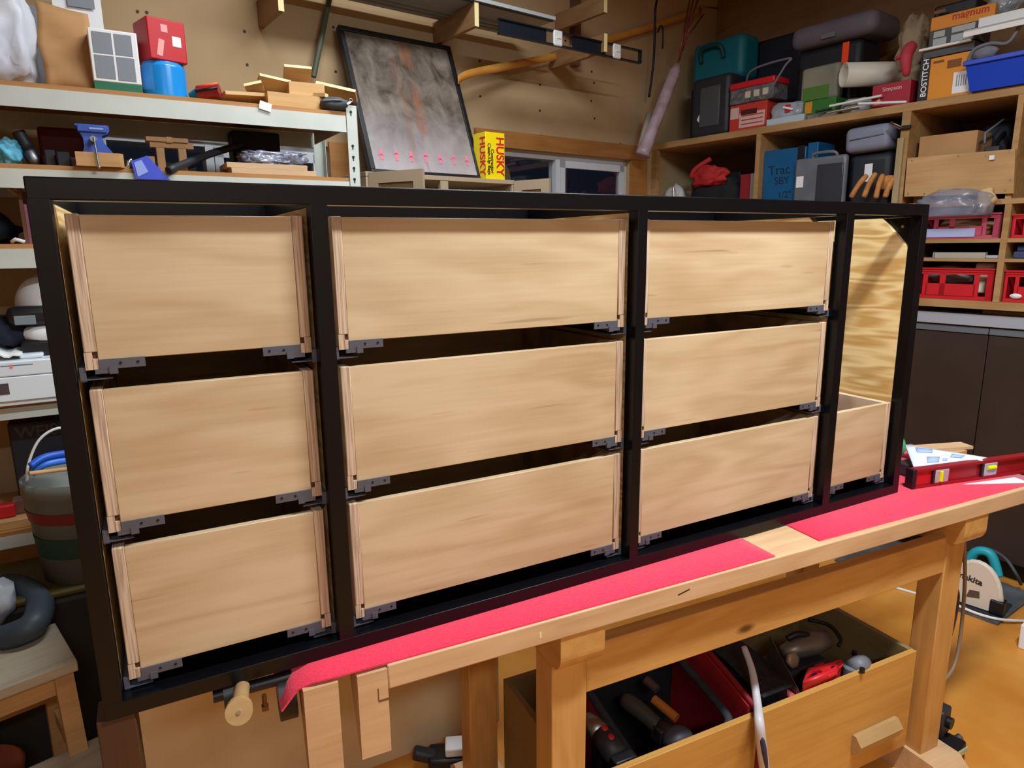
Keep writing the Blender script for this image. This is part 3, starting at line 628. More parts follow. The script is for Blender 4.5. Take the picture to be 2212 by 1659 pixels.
# --- fourth level: white drawer unit and clutter on it
z = ZT[3]; x1 = SHE.y(150, 820, -.05).x; x0 = x1-.55; zt_ = SHE.y(60, 778, -.05).z
t = thing('white_drawer_unit', 'white plastic drawer unit with a dark grip hole behind the cabinet edge', 'drawer unit', SHE, ((x0+x1)/2, .1, z))
wp = mat('cool_white_plastic', '#dbe6ee', .4)
part(MB().box(x0, x1, -.04, .36, z, z+.014, b=.002), 'base', wp, t)
hz = zt_-z
part(MB().box(x0, x1, -.05, .355, z+.0145, z+.014+hz*.55, b=.003), 'drawer', wp, t)
g = SHE.y(0, 840, -.05); part(MB().box(g.x-.045, g.x+.022, -.0512, -.0498, z+.014+hz*.17, z+.014+hz*.42, b=.0004, seg=1), 'grip_hole', mat('dark_grip', '#4a4044', .6), t)
part(MB().box(x0, x1, -.05, .355, z+.0155+hz*.55, zt_, b=.004), 'top_drawer', wp, t)
part(MB().box(g.x+.010, g.x+.09, -.0508, -.0498, z+hz*.90, z+hz*.915), 'slot', mat('slot_blue', '#34507e', .5), t)
part(MB().box(g.x+.032, g.x+.040, -.0512, -.0502, z+hz*.85, z+hz*.93), 'red_tab', mat('salmon_tab', '#e08a86', .5), t)
zt = zt_
xq = lambda px, py=740: SHE.y(px, py, .0).x
solo(MB().sheet(10, 5, lambda u, v: (xq(-50)+(xq(44)-xq(-50))*u, -.03+.16*v, zt+.028+.016*math.sin(u*7)+.012*v-.03*(u > .8)*(u-.8)*4), .004), 'white_rag', mat('white_cloth', '#e6ecec', .9), 'rumpled white cloth on the white drawer unit', 'cloth', SHE, (xq(0), .04, zt))
solo(MB().box(xq(38), xq(90), -.02, .10, zt+.0005, zt+.014, b=.005), 'white_tray', wp, 'small white tray lying on the white drawer unit', 'tray', SHE, (xq(60), .04, zt))
solo(MB().blob((xq(-10), .12, zt+.075), (.12, .10, .055), .1, 41, 3, flat=.7), 'navy_jacket', navy, 'dark navy cloth bundle beside the helmet', 'cloth', SHE, (xq(-10), .12, zt))
# helmet
hx, hz_ = xq(86), SHE.y(80, 655, .1).z; p = Vector((SHE.y(84, 640, .12).x, .12, 0))
t = thing('helmet', 'white riding helmet with dark goggles half hidden by the cabinet', 'helmet', SHE, (p.x, .14, zt))
rh = .105; zc = SHE.y(80, 590, .06).z-rh
m_ = MB().blob((p.x+.035, .16, zc), (rh, rh*1.15, rh), .0, 0, 4); part(m_, 'shell', white, t)
part(MB().box(p.x-.085, p.x+.08, .015, .08, zc-.055, zc+.005, b=.02), 'goggles', plastic_black, t)
part(MB().box(p.x-.065, p.x-.01, .010, .016, zc-.05, zc-.022, b=.002), 'lens', mat('goggle_lens', '#7c8894', .1), t)
part(MB().blob((p.x+.03, .10, zc-.085), (.095, .085, .035), .03, 3, 3, .8), 'chin_guard', white, t)
part(MB().box(p.x-.06, p.x+.05, .02, .14, zt+.001, zc-.10, b=.01), 'neck_pad', plastic_black, t)
# below: cases and bucket
z = ZT[4]
zw = SHE.y(80, 965, .1).z
solo(MB().box(SHE.y(20, 950, .12).x, SHE.y(190, 950, .12).x, .12, .40, z, SHE.y(80, 908, .12).z, b=.006), 'lock_carton', mat('navy_carton', '#14161f', .6), 'dark navy carton printed WEISER under the white drawer unit', 'carton', SHE, (SHE.y(90, 950, .12).x, .2, z))
wc = [o for o in bpy.data.objects if o.name.startswith('lock_carton')][0]
p = SHE.y(35, 948, .12); text('WEISER', .052, mat('faded_grey_print', '#453f38', .7), wc, (p.x, .1195, p.z), (1, 0, 0), (0, 0, 1), bold=.0012)
solo(MB().box(SHE.y(-40, 1050, .02).x, SHE.y(56, 1050, .02).x, .02, .3, z, z+.03, b=.003), 'light_plank', offc, 'pale plank end on the shelf left of the bucket', 'plank', SHE, (SHE.y(0, 1050, .02).x, .1, z))
p = SHE.y(6, 1010, .05); solo(MB().box(p.x-.05, p.x+.013, .05, .09, z+.0305, z+.075, b=.006), 'red_tape_measure', redp, 'small red tape measure on the pale plank end', 'tape measure', SHE, (p.x, .07, z+.03))
p = SHE.y(38, 1010, .12); solo(MB().box(p.x-.025, p.x+.03, .07, .115, z+.0305, z+.08, b=.004), 'brown_carton', mat('mauve_brown_card', '#7a5a52', .8), 'small brown carton between the tape measure and the bucket handle', 'carton', SHE, (p.x, .1, z+.03))
# bucket in front of the rack
yb = -.335; p = SHE.y(140, 1270, yb); px0 = SHE.y(82, 1250, yb).x; zb = SHE.y(120, 1282, yb).z; ztp = SHE.y(100, 1060, yb).z
r0 = .13; r1 = .15; cxb = px0+r0
t = thing('paint_bucket', 'white paint bucket with red band and wire handle holding blue tools', 'bucket', SHE, (cxb, yb+r1, zb))
H_ = ztp-zb
part(MB().lathe([(r0, 0), (r0+(r1-r0)*.7, H_*.72), (r1, H_*.74), (r1, H_*.86), (r1+.005, H_*.87), (r1+.004, H_), (r1-.004, H_), (r0-.004, .01)], (cxb, yb+r1, zb), 32), 'pail', mat('shaded_white_pail', '#646862', .5), t)  # grey stands for the shade on a white pail
part(MB().lathe([(r0+(r1-r0)*.715+.0012, H_*.62), (r1+.001, H_*.735)], (cxb, yb+r1, zb), 32, caps=False), 'red_band', mat('shaded_red_band', '#6e0d14', .5), t)  # red darkened for the same shade
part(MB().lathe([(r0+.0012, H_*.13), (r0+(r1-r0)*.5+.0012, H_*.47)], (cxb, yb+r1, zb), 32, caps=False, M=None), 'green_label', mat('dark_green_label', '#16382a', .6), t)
hp = [SHE.y(58, 1040, yb+r1), SHE.y(62, 1000, yb+r1), SHE.y(85, 950, yb+r1), SHE.y(125, 925, yb+r1), SHE.y(170, 930, yb+r1)]
part(MB().tube(bez(hp, 6), .004, 8), 'wire_handle', white, t)
for i, (py, c_) in enumerate(((985, '#1d57c8'), (1000, '#3a7ae0'))):
    q = [SHE.y(66+i*4, py+22, yb+.08+.03*i), SHE.y(100, py+2, yb+.10), SHE.y(175, py-10, yb+.14)]
    solo(MB().tube(bez(q, 6), .011, 8), 'blue_hose', mat('blue_rubber%d' % i, c_, .4), ['lower blue tube curled over the rim of the paint bucket', 'upper blue tube curled over the rim of the paint bucket'][1-i], 'tube', SHE, q[0], group='blue tubes in the bucket')
q0, q1 = SHE.y(62, 1023, yb+.02), SHE.y(170, 1010, yb+.1); solo(MB().cyl(q0, q1, .006), 'wooden_stirrer', offc, 'thin wooden stick lying across the paint bucket', 'stick', SHE, q0)
# crate under the bucket, hose, stool
p = SHE.y(90, 1290, yb); zb2 = zb-.001
t = thing('yellow_tote', 'dark storage tote with a yellow lid under the paint bucket', 'tote', SHE, (cxb-.1, yb+.12, 0))
part(MB().box(cxb-.38, cxb+.14, yb+.02, yb+.315, 0, zb2-.022, b=.02), 'tub', mat('dark_tote', '#23231f', .6), t)
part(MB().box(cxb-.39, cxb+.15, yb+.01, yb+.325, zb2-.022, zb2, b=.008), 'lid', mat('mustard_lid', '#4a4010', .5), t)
# shop vacuum hose beside the stool
hp = [CAB.z(-40, 1390, .50), CAB.z(30, 1372, .53), CAB.z(75, 1345, .55), CAB.z(85, 1300, .56), CAB.z(50, 1272, .58), CAB.z(10, 1265, .58)]
q = bez([(a.x, a.y, a.z) for a in hp], 22); rad = [.036*(1 if i % 2 else .93) for i in range(len(q))]
t = thing('vacuum_hose', 'grey ribbed vacuum hose looping behind the wooden step stool', 'hose', CAB, (hp[2].x, hp[2].y, 0))
part(MB().tube(q, .036, 12, radii=rad), 'hose', mat('blue_grey_rubber', '#3d4a55', .5), t)
p = hp[4]
part(MB().blob((p.x-.10, p.y-.07, .58), (.09, .07, .08), .14, 51, 3), 'clear_bag', mat('cloudy_plastic', '#98a2ad', .3, c2='#c3ccd6', ns=10, bump=.4), t)

# wooden step stool
SZ = .50
P1 = CAB.z(135, 1340, SZ); P2 = CAB.z(163, 1428, SZ); P3 = CAB.z(0, 1385, SZ)
stw = wood('worn_stool_top', '#b5ad9a', '#988d78', 'X', 1.3, 6, .7, .5); stl_ = wood('stool_birch', '#c29a68', '#a9814f', 'X', 1.2, 6, .6, .4)
ang = math.atan2(P1.y-P3.y, P1.x-P3.x); sd = (P1-P2).length
ST = Fr(P2.x, P2.y, ang)
t = thing('step_stool', 'worn wooden step stool at the lower left', 'stool', ST, (-.2, .12, 0))
part(MB().box(-.42, .004, 0, sd, SZ-.03, SZ, b=.003), 'seat', stw, t)
part(MB().cyl((-.19, .13, SZ+.0003), (-.19, .13, SZ+.0008), .018, n=14), 'finger_hole', mat('dark_hole', '#2a1d12', .9), t)
part(MB().box(-.37, -.045, .02, .042, SZ-.085, SZ-.031), 'apron', stl_, t)
def leg(x, y0, y1): return MB().prism([(x-.024, 0), (x+.018, 0), (x+.018, SZ-.031), (x-.024, SZ-.031)], 'y', 0, .03, M=Matrix.Translation((0, y0, 0)) @ Matrix(((1, 0, 0, 0), (0, 1, (y1-y0)/SZ, 0), (0, 0, 1, 0), (0, 0, 0, 1))))
for lx in (-.025, -.385):
    part(leg(lx, -.09, .015), 'leg', stl_, t); part(leg(lx, sd+.02, sd-.045), 'leg', stl_, t)
    part(MB().box(lx-.01, lx+.01, -.05, sd-.02, .20, .245), 'side_rail', stl_, t)
part(MB().box(-.37, -.045, sd-.06, sd-.04, .30, .345), 'cross_bar', stl_, t)
part(MB().box(-.42, .03, -.22, .0, .235, .262, b=.003), 'step', stw, t)
for lx in (-.025, -.385): part(MB().box(lx-.02, lx+.02, -.2, -.17, 0, .234), 'step_leg', stl_, t)
p = CAB.z(10, 1560, .12)
solo(MB().lathe([(.05, 0), (.10, .06), (.12, .16), (.115, .16), (.095, .065), (.04, .008)], (p.x-.02, P2.y+.12, .02), 24), 'copper_bowl', mat('copper_pot', '#a8604c', .35, .6), 'copper coloured pot on the floor under the step stool', 'pot', CAB, (p.x, P2.y+.12, .0))
# black power tool on the floor behind the bench leg
p = CAB.z(970, 1650, 0)
t = thing('floor_tool', 'black and white power tool on the floor behind the left bench leg', 'power tool', CAB, (p.x, p.y, 0), rz=-.4)
part(MB().box(-.06, .05, -.04, .04, 0, .045, b=.008), 'body', plastic_black, t, local=True)
part(MB().box(-.01, .05, -.03, .03, .045, .075, b=.006), 'top_cap', white, t, local=True)
part(MB().box(-.11, -.03, -.02, .02, .02, .05, b=.008, M=Rt((-.06, 0, .03), 'Y', .3)), 'grip', dgreyp, t, local=True)
# ================= built-in shelves along the right wall (frame ROOM: x grows into the wall) =================
UF = 3.40
rs = thing('wall_shelves', 'built-in plywood shelves filling the right wall', 'shelves', ROOM, (3.7, .7, 1.0))
sw = shelfwood
E1, E2 = -1.4, VB
part(MB().box(UF, UR, E1, E2, 2.135, 2.172, b=.002), 'top_shelf', sw, rs)
part(MB().box(UF, UR, .50, E2, 1.655, 1.69), 'middle_shelf', sw, rs)
part(MB().box(UF, UR, E1, .50, 1.70, 1.722), 'middle_shelf', sw, rs)
ZA, ZB_, ZC_ = 1.558, 1.472, 1.287
for zt, dz in ((ZA, .018), (ZB_, .014), (ZC_, .035)): part(MB().box(UF+.004, UR, E1, .50, zt-dz, zt), 'crate_shelf', sw, rs)
part(MB().box(UF, UR, 1.235, 1.262, 1.69, 2.135), 'divider', sw, rs)
part(MB().box(UF, UR, .462, .500, 1.25, 2.135), 'divider', sw, rs)
part(MB().box(UF-.012, UF, .478, .506, 1.25, 2.02), 'divider_strip', wood('grey_weathered_strip', '#a89472', '#8f7b58', 'Z', 1, 5, .8, .5), rs)
part(MB().box(UF, UR, .028, .050, 1.722, 2.135), 'divider', sw, rs)
part(MB().box(UF+.002, UR, .022, .046, ZC_, 1.70), 'divider', sw, rs)
part(MB().box(UF, UF+.03, 1.975, VB, 1.2, 2.135), 'end_post', sw, rs)
# plywood front board of the bin, with screws
pb_ = [ROOM.x(*q, UF-.002) for q in ((1963, 342), (2196, 322), (2192, 418), (1956, 425))]
t = thing('bin_board', 'bare plywood board screwed across the shelf opening above the crates', 'board', ROOM, (UF, .27, 1.73))
part(MB().prism([(q.y, q.z) for q in pb_], 'x', UF-.016, UF-.002), 'board', wood('plain_ply', '#c09a6a', '#ab8554', 'Y', 1.2, 5, .65, .5), t)
for k, (a, b_) in enumerate(((.05, .92), (.5, .95), (.95, .95), (.04, .07), (.2, .06), (.93, .07), (.75, .9), (.97, .3))):
    top = pb_[0].lerp(pb_[1], a); bot = pb_[3].lerp(pb_[2], a); q = bot.lerp(top, b_)
    part(MB().cyl((UF-.0163, q.y, q.z), (UF-.0175, q.y, q.z), .0035, n=8), 'screw', steel, t)

def rv(px, py, u): return ROOM.x(px, py, u).y
def rz_(px, py, u): return ROOM.x(px, py, u).z
def rdim(px0, px1, pyt, u):
    pm = (px0+px1)/2; return rv(px1, pyt, u), rv(px0, pyt, u), rz_(pm, pyt, u)
def rbox(name, label, cat, px0, px1, pyt, u, dep, zb, m, b=.006, group=None, seg=2):
    v0, v1, zt = rdim(px0, px1, pyt, u)
    return solo(MB().box(u, u+dep, v0, v1, zb, zt, b=b, seg=seg), name, m, label, cat, ROOM, (u+dep/2, (v0+v1)/2, zb), 0, group), (v0, v1, zb, zt)
def rthing(name, label, cat, px, u, zb, group=None):
    return thing(name, label, cat, ROOM, (u, rv(px, 250, u), zb), group=group)
X_ = (0, -1, 0); Z_ = (0, 0, 1)
# ---- top shelf
zt0 = 2.172
# upright grey drill case
v0, v1, zt = rdim(1495, 1577, 163, 3.46)
t = rthing('drill_case', 'dark grey plastic drill case standing upright at the left of the top shelf', 'case', 1535, 3.5, zt0)
part(MB().box(3.46, 3.60, v0, v1, zt0, zt, b=.03, seg=4), 'shell', dgreyp, t)
part(MB().box(3.453, 3.465, v0+.06, v1-.07, zt0+.06, zt-.06, b=.006), 'raised_panel', mat('mid_grey_plastic', '#4a4d53', .5), t)
part(MB().prism([(v1-.05, zt0+.11), (v1-.075, zt0+.15), (v1-.085, zt0+.14), (v1-.085, zt0+.075)], 'x', 3.4585, 3.4605), 'sticker', paper, t)
# teal case above
v0, v1, zt = rdim(1496, 1610, 82, 3.62)
t = rthing('teal_tool_case', 'teal power tool case with a handle stacked behind the drill case', 'case', 1550, 3.62, zt0)
part(MB().box(3.62, 3.80, v0, v1, zt0, zt0+.34, b=.02), 'lower_case', mat('navy_case', '#16202e', .6), t)
part(MB().box(3.62, 3.80, v0+.01, v1, zt0+.341, zt, b=.04, seg=4), 'upper_case', teal, t)
part(MB().tube(bez([(3.615, v1-.08, zt-.12), (3.59, v1-.1, zt-.05), (3.59, v0+.16, zt-.05), (3.615, v0+.14, zt-.12)], 6), .014, 8), 'handle', mat('dark_teal', '#0c3f4c', .5), t)
rbox('dark_storage_case', 'large dark navy case in the shade behind the red box', 'case', 1620, 1735, 78, 3.80, .18, zt0, mat('very_dark_navy', '#141a2a', .6), .02)
# red lidded organiser on red/white carton
v0, v1, zt = rdim(1578, 1657, 222, 3.45); zr = zt
t = rthing('tool_carton', 'red and white printed carton under the red organiser box', 'carton', 1617, 3.45, zt0)
part(MB().box(3.45, 3.58, v0, v1, zt0, zt, b=.003), 'carton', mat('faded_red_print', '#c23a30', .5), t)
part(MB().box(3.4492, 3.45, v0+.01, v1-.065, zt0+.02, zt-.05), 'print_panel', mat('pinkish_white_print', '#d2b4ac', .6), t)
part(MB().box(3.4492, 3.45, v1-.06, v1-.005, zt-.075, zt-.015), 'print_panel', mat('pinkish_white_print', '#d2b4ac', .6), t)
part(MB().box(3.4484, 3.4491, v0+.06, v1-.075, zt-.062, zt-.034), 'photo_patch', mat('dark_red_patch', '#4a1612', .6), t)
for k in range(3): part(MB().box(3.4484, 3.4491, v0+.02, v1-.08, zt0+.035+k*.022, zt0+.041+k*.022), 'text_lines', mat('faded_red_print', '#c23a30', .5), t)
v0, v1, zt = rdim(1579, 1672, 172, 3.44)
t = rthing('parts_organiser', 'clear fronted parts organiser with a red lid and carry handle', 'organiser', 1625, 3.44, zr)
part(MB().box(3.44, 3.58, v0, v1, zr+.001, zt-.035, b=.004), 'tray', mat('smoky_clear_tray', '#4d5058', .3, c2='#77787a', ns=40), t)
part(MB().box(3.435, 3.585, v0-.005, v1+.005, zt-.035, zt, b=.008), 'lid', redp, t)
for k in range(3): part(MB().box(3.4385, 3.44, v0+.03+k*.055, v0+.065+k*.055, zr+.025, zr+.06, b=.0005, seg=1), 'small_part', mat('cream_part', '#c9c0a8', .6), t)
part(MB().tube(bez([(3.50, v1-.06, zt), (3.47, v1-.12, zt+.06), (3.46, v0-.07, zt+.07), (3.45, v0-.05, zt+.03), (3.44, v0+.04, zr+.01)], 6), .006, 8), 'handle', greyp, t)
# plastic bag with hardware, green bag, boxes
v0, v1, zt = rdim(1658, 1734, 214, 3.44)
t = rthing('hardware_bag', 'clear plastic bag of white and red parts beside the red carton', 'bag', 1695, 3.44, zt0)
part(MB().blob((3.49, (v0+v1)/2, zt0+.055), (.045, (v1-v0)/2, (zt-zt0)/2), .10, 61, 3, .75, flat=.9), 'bag', mat('cloudy_bag', '#a9aebb', .25, c2='#7d818d', ns=14, bump=.6), t)
part(MB().box(3.436, 3.442, v0+.05, v0+.11, zt0+.075, zt0+.085, M=Rt((3.44, v0+.08, zt0+.08), 'X', .3)), 'white_strip', paper, t)
part(MB().box(3.440, 3.446, v0+.07, v0+.10, zt0+.06, zt0+.10, b=.002), 'red_part', redp, t)
rbox('pale_parts_tray', 'low pale blue tray in front of the plastic bag', 'tray', 1656, 1736, 252, 3.412, .022, zt0, mat('pale_blue_tray', '#b3c3cc', .5), .003)
b_o, q = rbox('grey_flat_box', 'flat grey box at the shelf edge under the green packet', 'box', 1737, 1806, 244, 3.45, .12, zt0, mat('dull_grey_card', '#7d7a76', .7), .003); zq = q[3]
b_o, q = rbox('green_orange_carton', 'narrow green and orange carton on the flat grey box', 'carton', 1736, 1806, 214, 3.46, .11, zq+.001, mat('green_carton', '#2f6f2a', .6), .003)
part(MB().box(3.4592, 3.46, q[1]-.05, q[1]-.012, q[2]+.008, q[3]-.006), 'orange_panel', orange_box, b_o)
v0, v1, zt = rdim(1732, 1815, 140, 3.50)
t = rthing('seed_bag', 'crumpled grey and green packet behind the pipe end', 'packet', 1770, 3.5, q[3])
part(MB().box(3.50, 3.56, v0, v1, q[3]+.001, zt, b=.02, seg=3), 'bag', mat('grey_green_bag', '#8a8a78', .6, c2='#77776a', ns=6, bump=.4), t)
part(MB().box(3.4985, 3.50, v0+.05, v1-.02, q[3]+.01, q[3]+.075), 'green_print', mat('leaf_green_print', '#4f7a2c', .6), t)
v0, v1, zt = rdim(1812, 1882, 212, 3.44)
solo(MB().blob((3.47, (v0+v1)/2, zt0+.034), (.035, (v1-v0)/2, .038), .14, 66, 3, .8, flat=.9), 'fittings_bag', mat('white_glint_plastic', '#b4bac0', .15, c2='#7f858c', ns=18, bump=.8), 'clear bag of small white fittings at the shelf edge under the pipe', 'bag', ROOM, (3.47, (v0+v1)/2, zt0))
# black case with orange strap, grey case on top
v0, v1, zt = rdim(1722, 1862, 96, 3.60); zk = zt
t = rthing('black_tool_case', 'black tool case with a bright orange strap on the top shelf', 'case', 1790, 3.6, zt0)
part(MB().box(3.60, 3.82, v0, v1, zt0+.0, zt, b=.03, seg=4), 'shell', mat('black_case', '#1a1c22', .55), t)
sv = rv(1825, 120, 3.59); part(MB().box(3.590, 3.599, sv-.017, sv+.017, zt-.12, zt-.01, b=.002), 'orange_strap', mat('bright_orange', '#ff4a18', .5), t)
v0, v1, zt = rdim(1708, 1893, 36, 3.55)
t = rthing('grey_long_case', 'long pale grey padded case lying on top of the black case', 'case', 1800, 3.55, zk)
part(MB().box(3.55, 3.84, v0, v1, zk+.001, zt, b=.045, seg=4), 'shell', mat('purple_grey', '#6b6874', .6, c2='#625f6b', ns=5), t)
part(MB().box(3.546, 3.552, (v0+v1)/2-.03, (v0+v1)/2+.05, zk+.02, zk+.045, b=.002), 'latch', greyp, t)
# pipe
pa = ROOM.x(1822, 162, 3.44); r_ = abs(rz_(1822, 136, 3.44)-rz_(1822, 188, 3.44))/2
pc = Vector((3.44, pa.y, pa.z)); pd = Vector((3.70, rv(1965, 150, 3.55)+.05, pa.z)); d = (pd-pc).normalized()
t = thing('plastic_pipe', 'wide white plastic drain pipe with its open end facing left', 'pipe', ROOM, (pc.x, pc.y, zt0))
def pipe(mb_, a, b_, ro, ri, n=32):
    dd = (b_-a).normalized(); e1 = dd.orthogonal().normalized(); e2 = dd.cross(e1); vs = []
    for p_ in (a, b_):
        for r in (ro, ri): vs += [p_+e1*(r*math.cos(2*math.pi*k/n))+e2*(r*math.sin(2*math.pi*k/n)) for k in range(n)]
    fs = []
    for k in range(n):
        j = (k+1) % n; fs += [(k, j, 2*n+j, 2*n+k), (n+k, 3*n+k, 3*n+j, n+j), (k, n+k, n+j, j), (2*n+k, 2*n+j, 3*n+j, 3*n+k)]
    return mb_.add(vs, fs, None, True)
part(pipe(MB(), pc, pd, r_, r_-.006), 'pipe', mat('pipe_white', '#d6d3c6', .45), t)
for i, (a, b_, u0, u1, z_, c_) in enumerate(((1795, 1905, 3.405, 3.412, 2.215, white), (1790, 1858, 3.405, 3.43, 2.185, chrome), (1857, 1960, 3.39, 3.40, 2.190, white), (1765, 1800, 3.41, 3.44, 2.200, plastic_black))):
    solo(MB().cyl((u0, rv(a, 195, u0), z_+(.004 if i != 2 else .014)), (u1, rv(b_, 200, u1), z_+(.012 if i != 2 else -.012)), .006, n=8), 'thin_rod', c_, ['white rod lying right under the pipe mouth', 'shiny metal rod lowest under the pipe', 'white rod sticking out over the shelf edge by the red box', 'short black rod left of the pipe mouth'][i], 'rod', ROOM, (u0, rv(a, 195, u0), z_), group='rods on the top shelf')
b_o, q = rbox('red_flat_carton', 'flat red carton with white lettering beside the black stapler box', 'carton', 1886, 1968, 178, 3.43, .14, zt0, mat('crimson_carton', '#a01c30', .5), .003)
text('Simpson', .026, mat('faded_white_print', '#d9b8bc', .6), b_o, (3.4294, q[0]+.125, zt0+.075), X_, (0, .1, 1))
part(MB().prism([(q[1]-.05, zt0+.02), (q[1]-.015, zt0+.02), (q[1]-.035, zt0+.055)], 'x', 3.4292, 3.43), 'print_patch', mat('pink_print', '#e89a9a', .5), b_o)
v = rv(1957, 130, 3.42)
t = thing('red_glove', 'dusty red rubber glove hanging beside the stapler boxes', 'glove', ROOM, (3.44, v, zt0+.06))
rg = mat('dusty_red_rubber', '#b23a48', .7)
zt = rz_(1957, 96, 3.43); zb = rz_(1957, 165, 3.43)
part(MB().tube(bez([(3.47, v, zt), (3.44, v+.004, zt-.03), (3.42, v, (zt+zb)/2), (3.43, v-.006, zb)], 6), .02, 10, radii=[.022, .024, .026, .027, .028, .028, .028, .028, .027, .026, .026, .026, .025, .024, .022, .02, .018, .015, .008]), 'palm', rg, t)
part(MB().tube([(3.44, v+.01, zt-.035), (3.43, v+.035, zt-.048), (3.43, v+.05, zt-.055)], .012, 8, radii=[.014, .013, .007]), 'thumb', rg, t)
# stapler boxes
v0, v1, zt = rdim(2012, 2112, 120, 3.42); ve = rv(1986, 160, 3.42)
t = thing('stapler_box', 'orange and black nail gun box with BOSTITCH on its black end', 'box', ROOM, (3.45, (v0+v1)/2, zt0))
zt = rz_(2060, 117, 3.42)
part(MB().box(3.42, 3.56, v0, v1, zt0, zt, b=.002), 'carton', orange_box, t)
part(MB().box(3.4195, 3.5605, v1, ve, zt0, zt+.003, b=.002), 'black_end', mat('black_print', '#14141c', .5), t)
text('BOSTITCH', .033, paper, t, (3.4189, v1+.007, zt0+.018), (0, 0, 1), (0, 1, 0), bold=.0004, sx=1.04)
part(MB().box(3.4190, 3.42, v0+.02, v0+.085, zt0+.012, zt0+.10), 'barcode_label', paper, t)
for k in range(5): part(MB().box(3.4182, 3.419, v0+.032+k*.009, v0+.036+k*.009, zt0+.04, zt0+.085), 'bars', gpan, t)
part(MB().box(3.4190, 3.42, v0+.06, v0+.115, zt-.055, zt-.022), 'text_block', mat('brown_print', '#7a4a12', .6), t)
part(MB().box(3.4190, 3.42, v1-.055, v1-.012, zt-.024, zt-.014), 'text_block', mat('brown_print', '#7a4a12', .6), t)
zs = zt+.004
b_o, q = rbox('white_edged_tray', 'dark flat tray with a white lip on the stapler box', 'tray', 1996, 2105, 98, 3.42, .16, zs, mat('grey_tray', '#4b4d52', .6), .002)
part(MB().box(3.400, 3.4195, q[0]+.01, q[1]+.012, q[3]-.004, q[3]+.006, b=.002), 'lip', paper, b_o)
zs = q[3]+.007
b_o, q = rbox('charcoal_label_carton', 'charcoal carton with pale printed panels on the white lipped tray', 'carton', 2010, 2112, 56, 3.43, .15, zs, mat('charcoal_carton', '#3c4046', .5), .002)
for k, (a, b__, c_, d_) in enumerate(((.02, .07, .55, .9), (.10, .2, .62, .95), (.22, .32, .62, .95), (.1, .2, .1, .5), (.02, .08, .08, .48))):
    hh = q[3]-q[2]; part(MB().box(3.4290, 3.43, q[1]-b__*.9, q[1]-a*.9, q[2]+hh*c_, q[2]+hh*d_), 'label_panel', mat('pale_grey_print', '#a8adae', .6), b_o)
zs = q[3]+.001
b_o, q = rbox('orange_top_carton', 'orange carton with red lettering at the top of the stack', 'carton', 2014, 2150, 22, 3.44, .15, zs, orange_box, .002)
text('magnum', .042, mat('red_print', '#b83226', .6), b_o, (3.4394, q[1]-.085, zs+.028), X_, Z_, bold=.0008)
part(MB().box(3.4391, 3.44, q[1]-.055, q[1]-.01, zs+.07, zs+.082), 'text_block', mat('brown_print', '#7a4a12', .6), b_o)
b2, q2 = rbox('black_top_case', 'flat black case on top of the orange carton', 'case', 2020, 2110, 3, 3.47, .15, q[3]+.001, mat('black_case', '#1a1c22', .55), .01)
# white panels, blue bin
v0, v1, _ = rdim(2098, 2300, 40, 3.40); zw = rz_(2150, 62, 3.40)
t = thing('lamp_tray', 'long white lipped tray jutting out at the top right', 'tray', ROOM, (3.42, (v0+v1)/2, zw))
part(MB().box(3.34, 3.428, v0, v1, zw-.002, zw+.004), 'panel', paper, t); part(MB().box(3.34, 3.345, v0, v1, zw-.022, zw+.004), 'lip', paper, t); part(MB().box(3.40, 3.428, v0, v1-.03, zw+.02, zw+.055), 'upper_panel', paper, t)
v0, v1, zt = rdim(2090, 2300, 128, 3.38); zb = rz_(2150, 172, 3.38)
t = thing('blue_bin', 'blue plastic parts bin at the right edge of the top shelf', 'bin', ROOM, (3.42, (v0+v1)/2, zt0))
def trough(u0, u1, va, vb, za, zc, s_):
    m_ = MB(); A = [(u0+s_, va+s_, za), (u1, va+s_, za), (u1, vb-s_, za), (u0+s_, vb-s_, za)]; B_ = [(u0, va, zc), (u1, va, zc), (u1, vb, zc), (u0, vb, zc)]
    th = .004; A2 = [(a+(th if i in (0, 3) else -th), b+(th if i in (0, 1) else -th), c+th) for i, (a, b, c) in enumerate(A)]; B2 = [(a+(th if i in (0, 3) else -th), b+(th if i in (0, 1) else -th), c) for i, (a, b, c) in enumerate(B_)]
    fs = [(0, 1, 2, 3)]+[(i, (i+1) % 4, 4+(i+1) % 4, 4+i) for i in range(4)]+[(8+i, 12+i, 12+(i+1) % 4, 8+(i+1) % 4) for i in range(4)]+[(8, 9, 10, 11)]+[(4+i, 4+(i+1) % 4, 12+(i+1) % 4, 12+i) for i in range(4)]
    return m_.add(A+B_+A2+B2, fs)
part(trough(3.36, 3.418, v0, v1, zt0+.001, rz_(2150, 122, 3.36), .022), 'bin', blue, t)
zt = rz_(2150, 122, 3.36); part(MB().box(3.352, 3.362, v0-.006, v1+.006, zt-.016, zt+.004, b=.003), 'rim', blue, t)
solo(MB().tube(bez([(3.395, rv(2092, 120, 3.39), zt+.004), (3.39, rv(2105, 100, 3.39), zt+.05), (3.39, rv(2140, 95, 3.39), zt+.062), (3.385, rv(2180, 85, 3.39), zt+.05), (3.385, rv(2205, 60, 3.39), zt+.11)], 6), .008, 8), 'grey_hose', greyp, 'grey hose looping out of the blue bin', 'hose', ROOM, (3.39, rv(2140, 95, 3.39), zt))
solo(MB().blob((3.40, rv(2130, 85, 3.4), zt+.035), (.012, .05, .03), .1, 71, 3), 'grey_pouch', greyp, 'pale grey pouch sticking out of the blue bin', 'pouch', ROOM, (3.4, rv(2130, 85, 3.4), zt))
v0, v1, zt = rdim(1936, 2008, 32, 3.58)
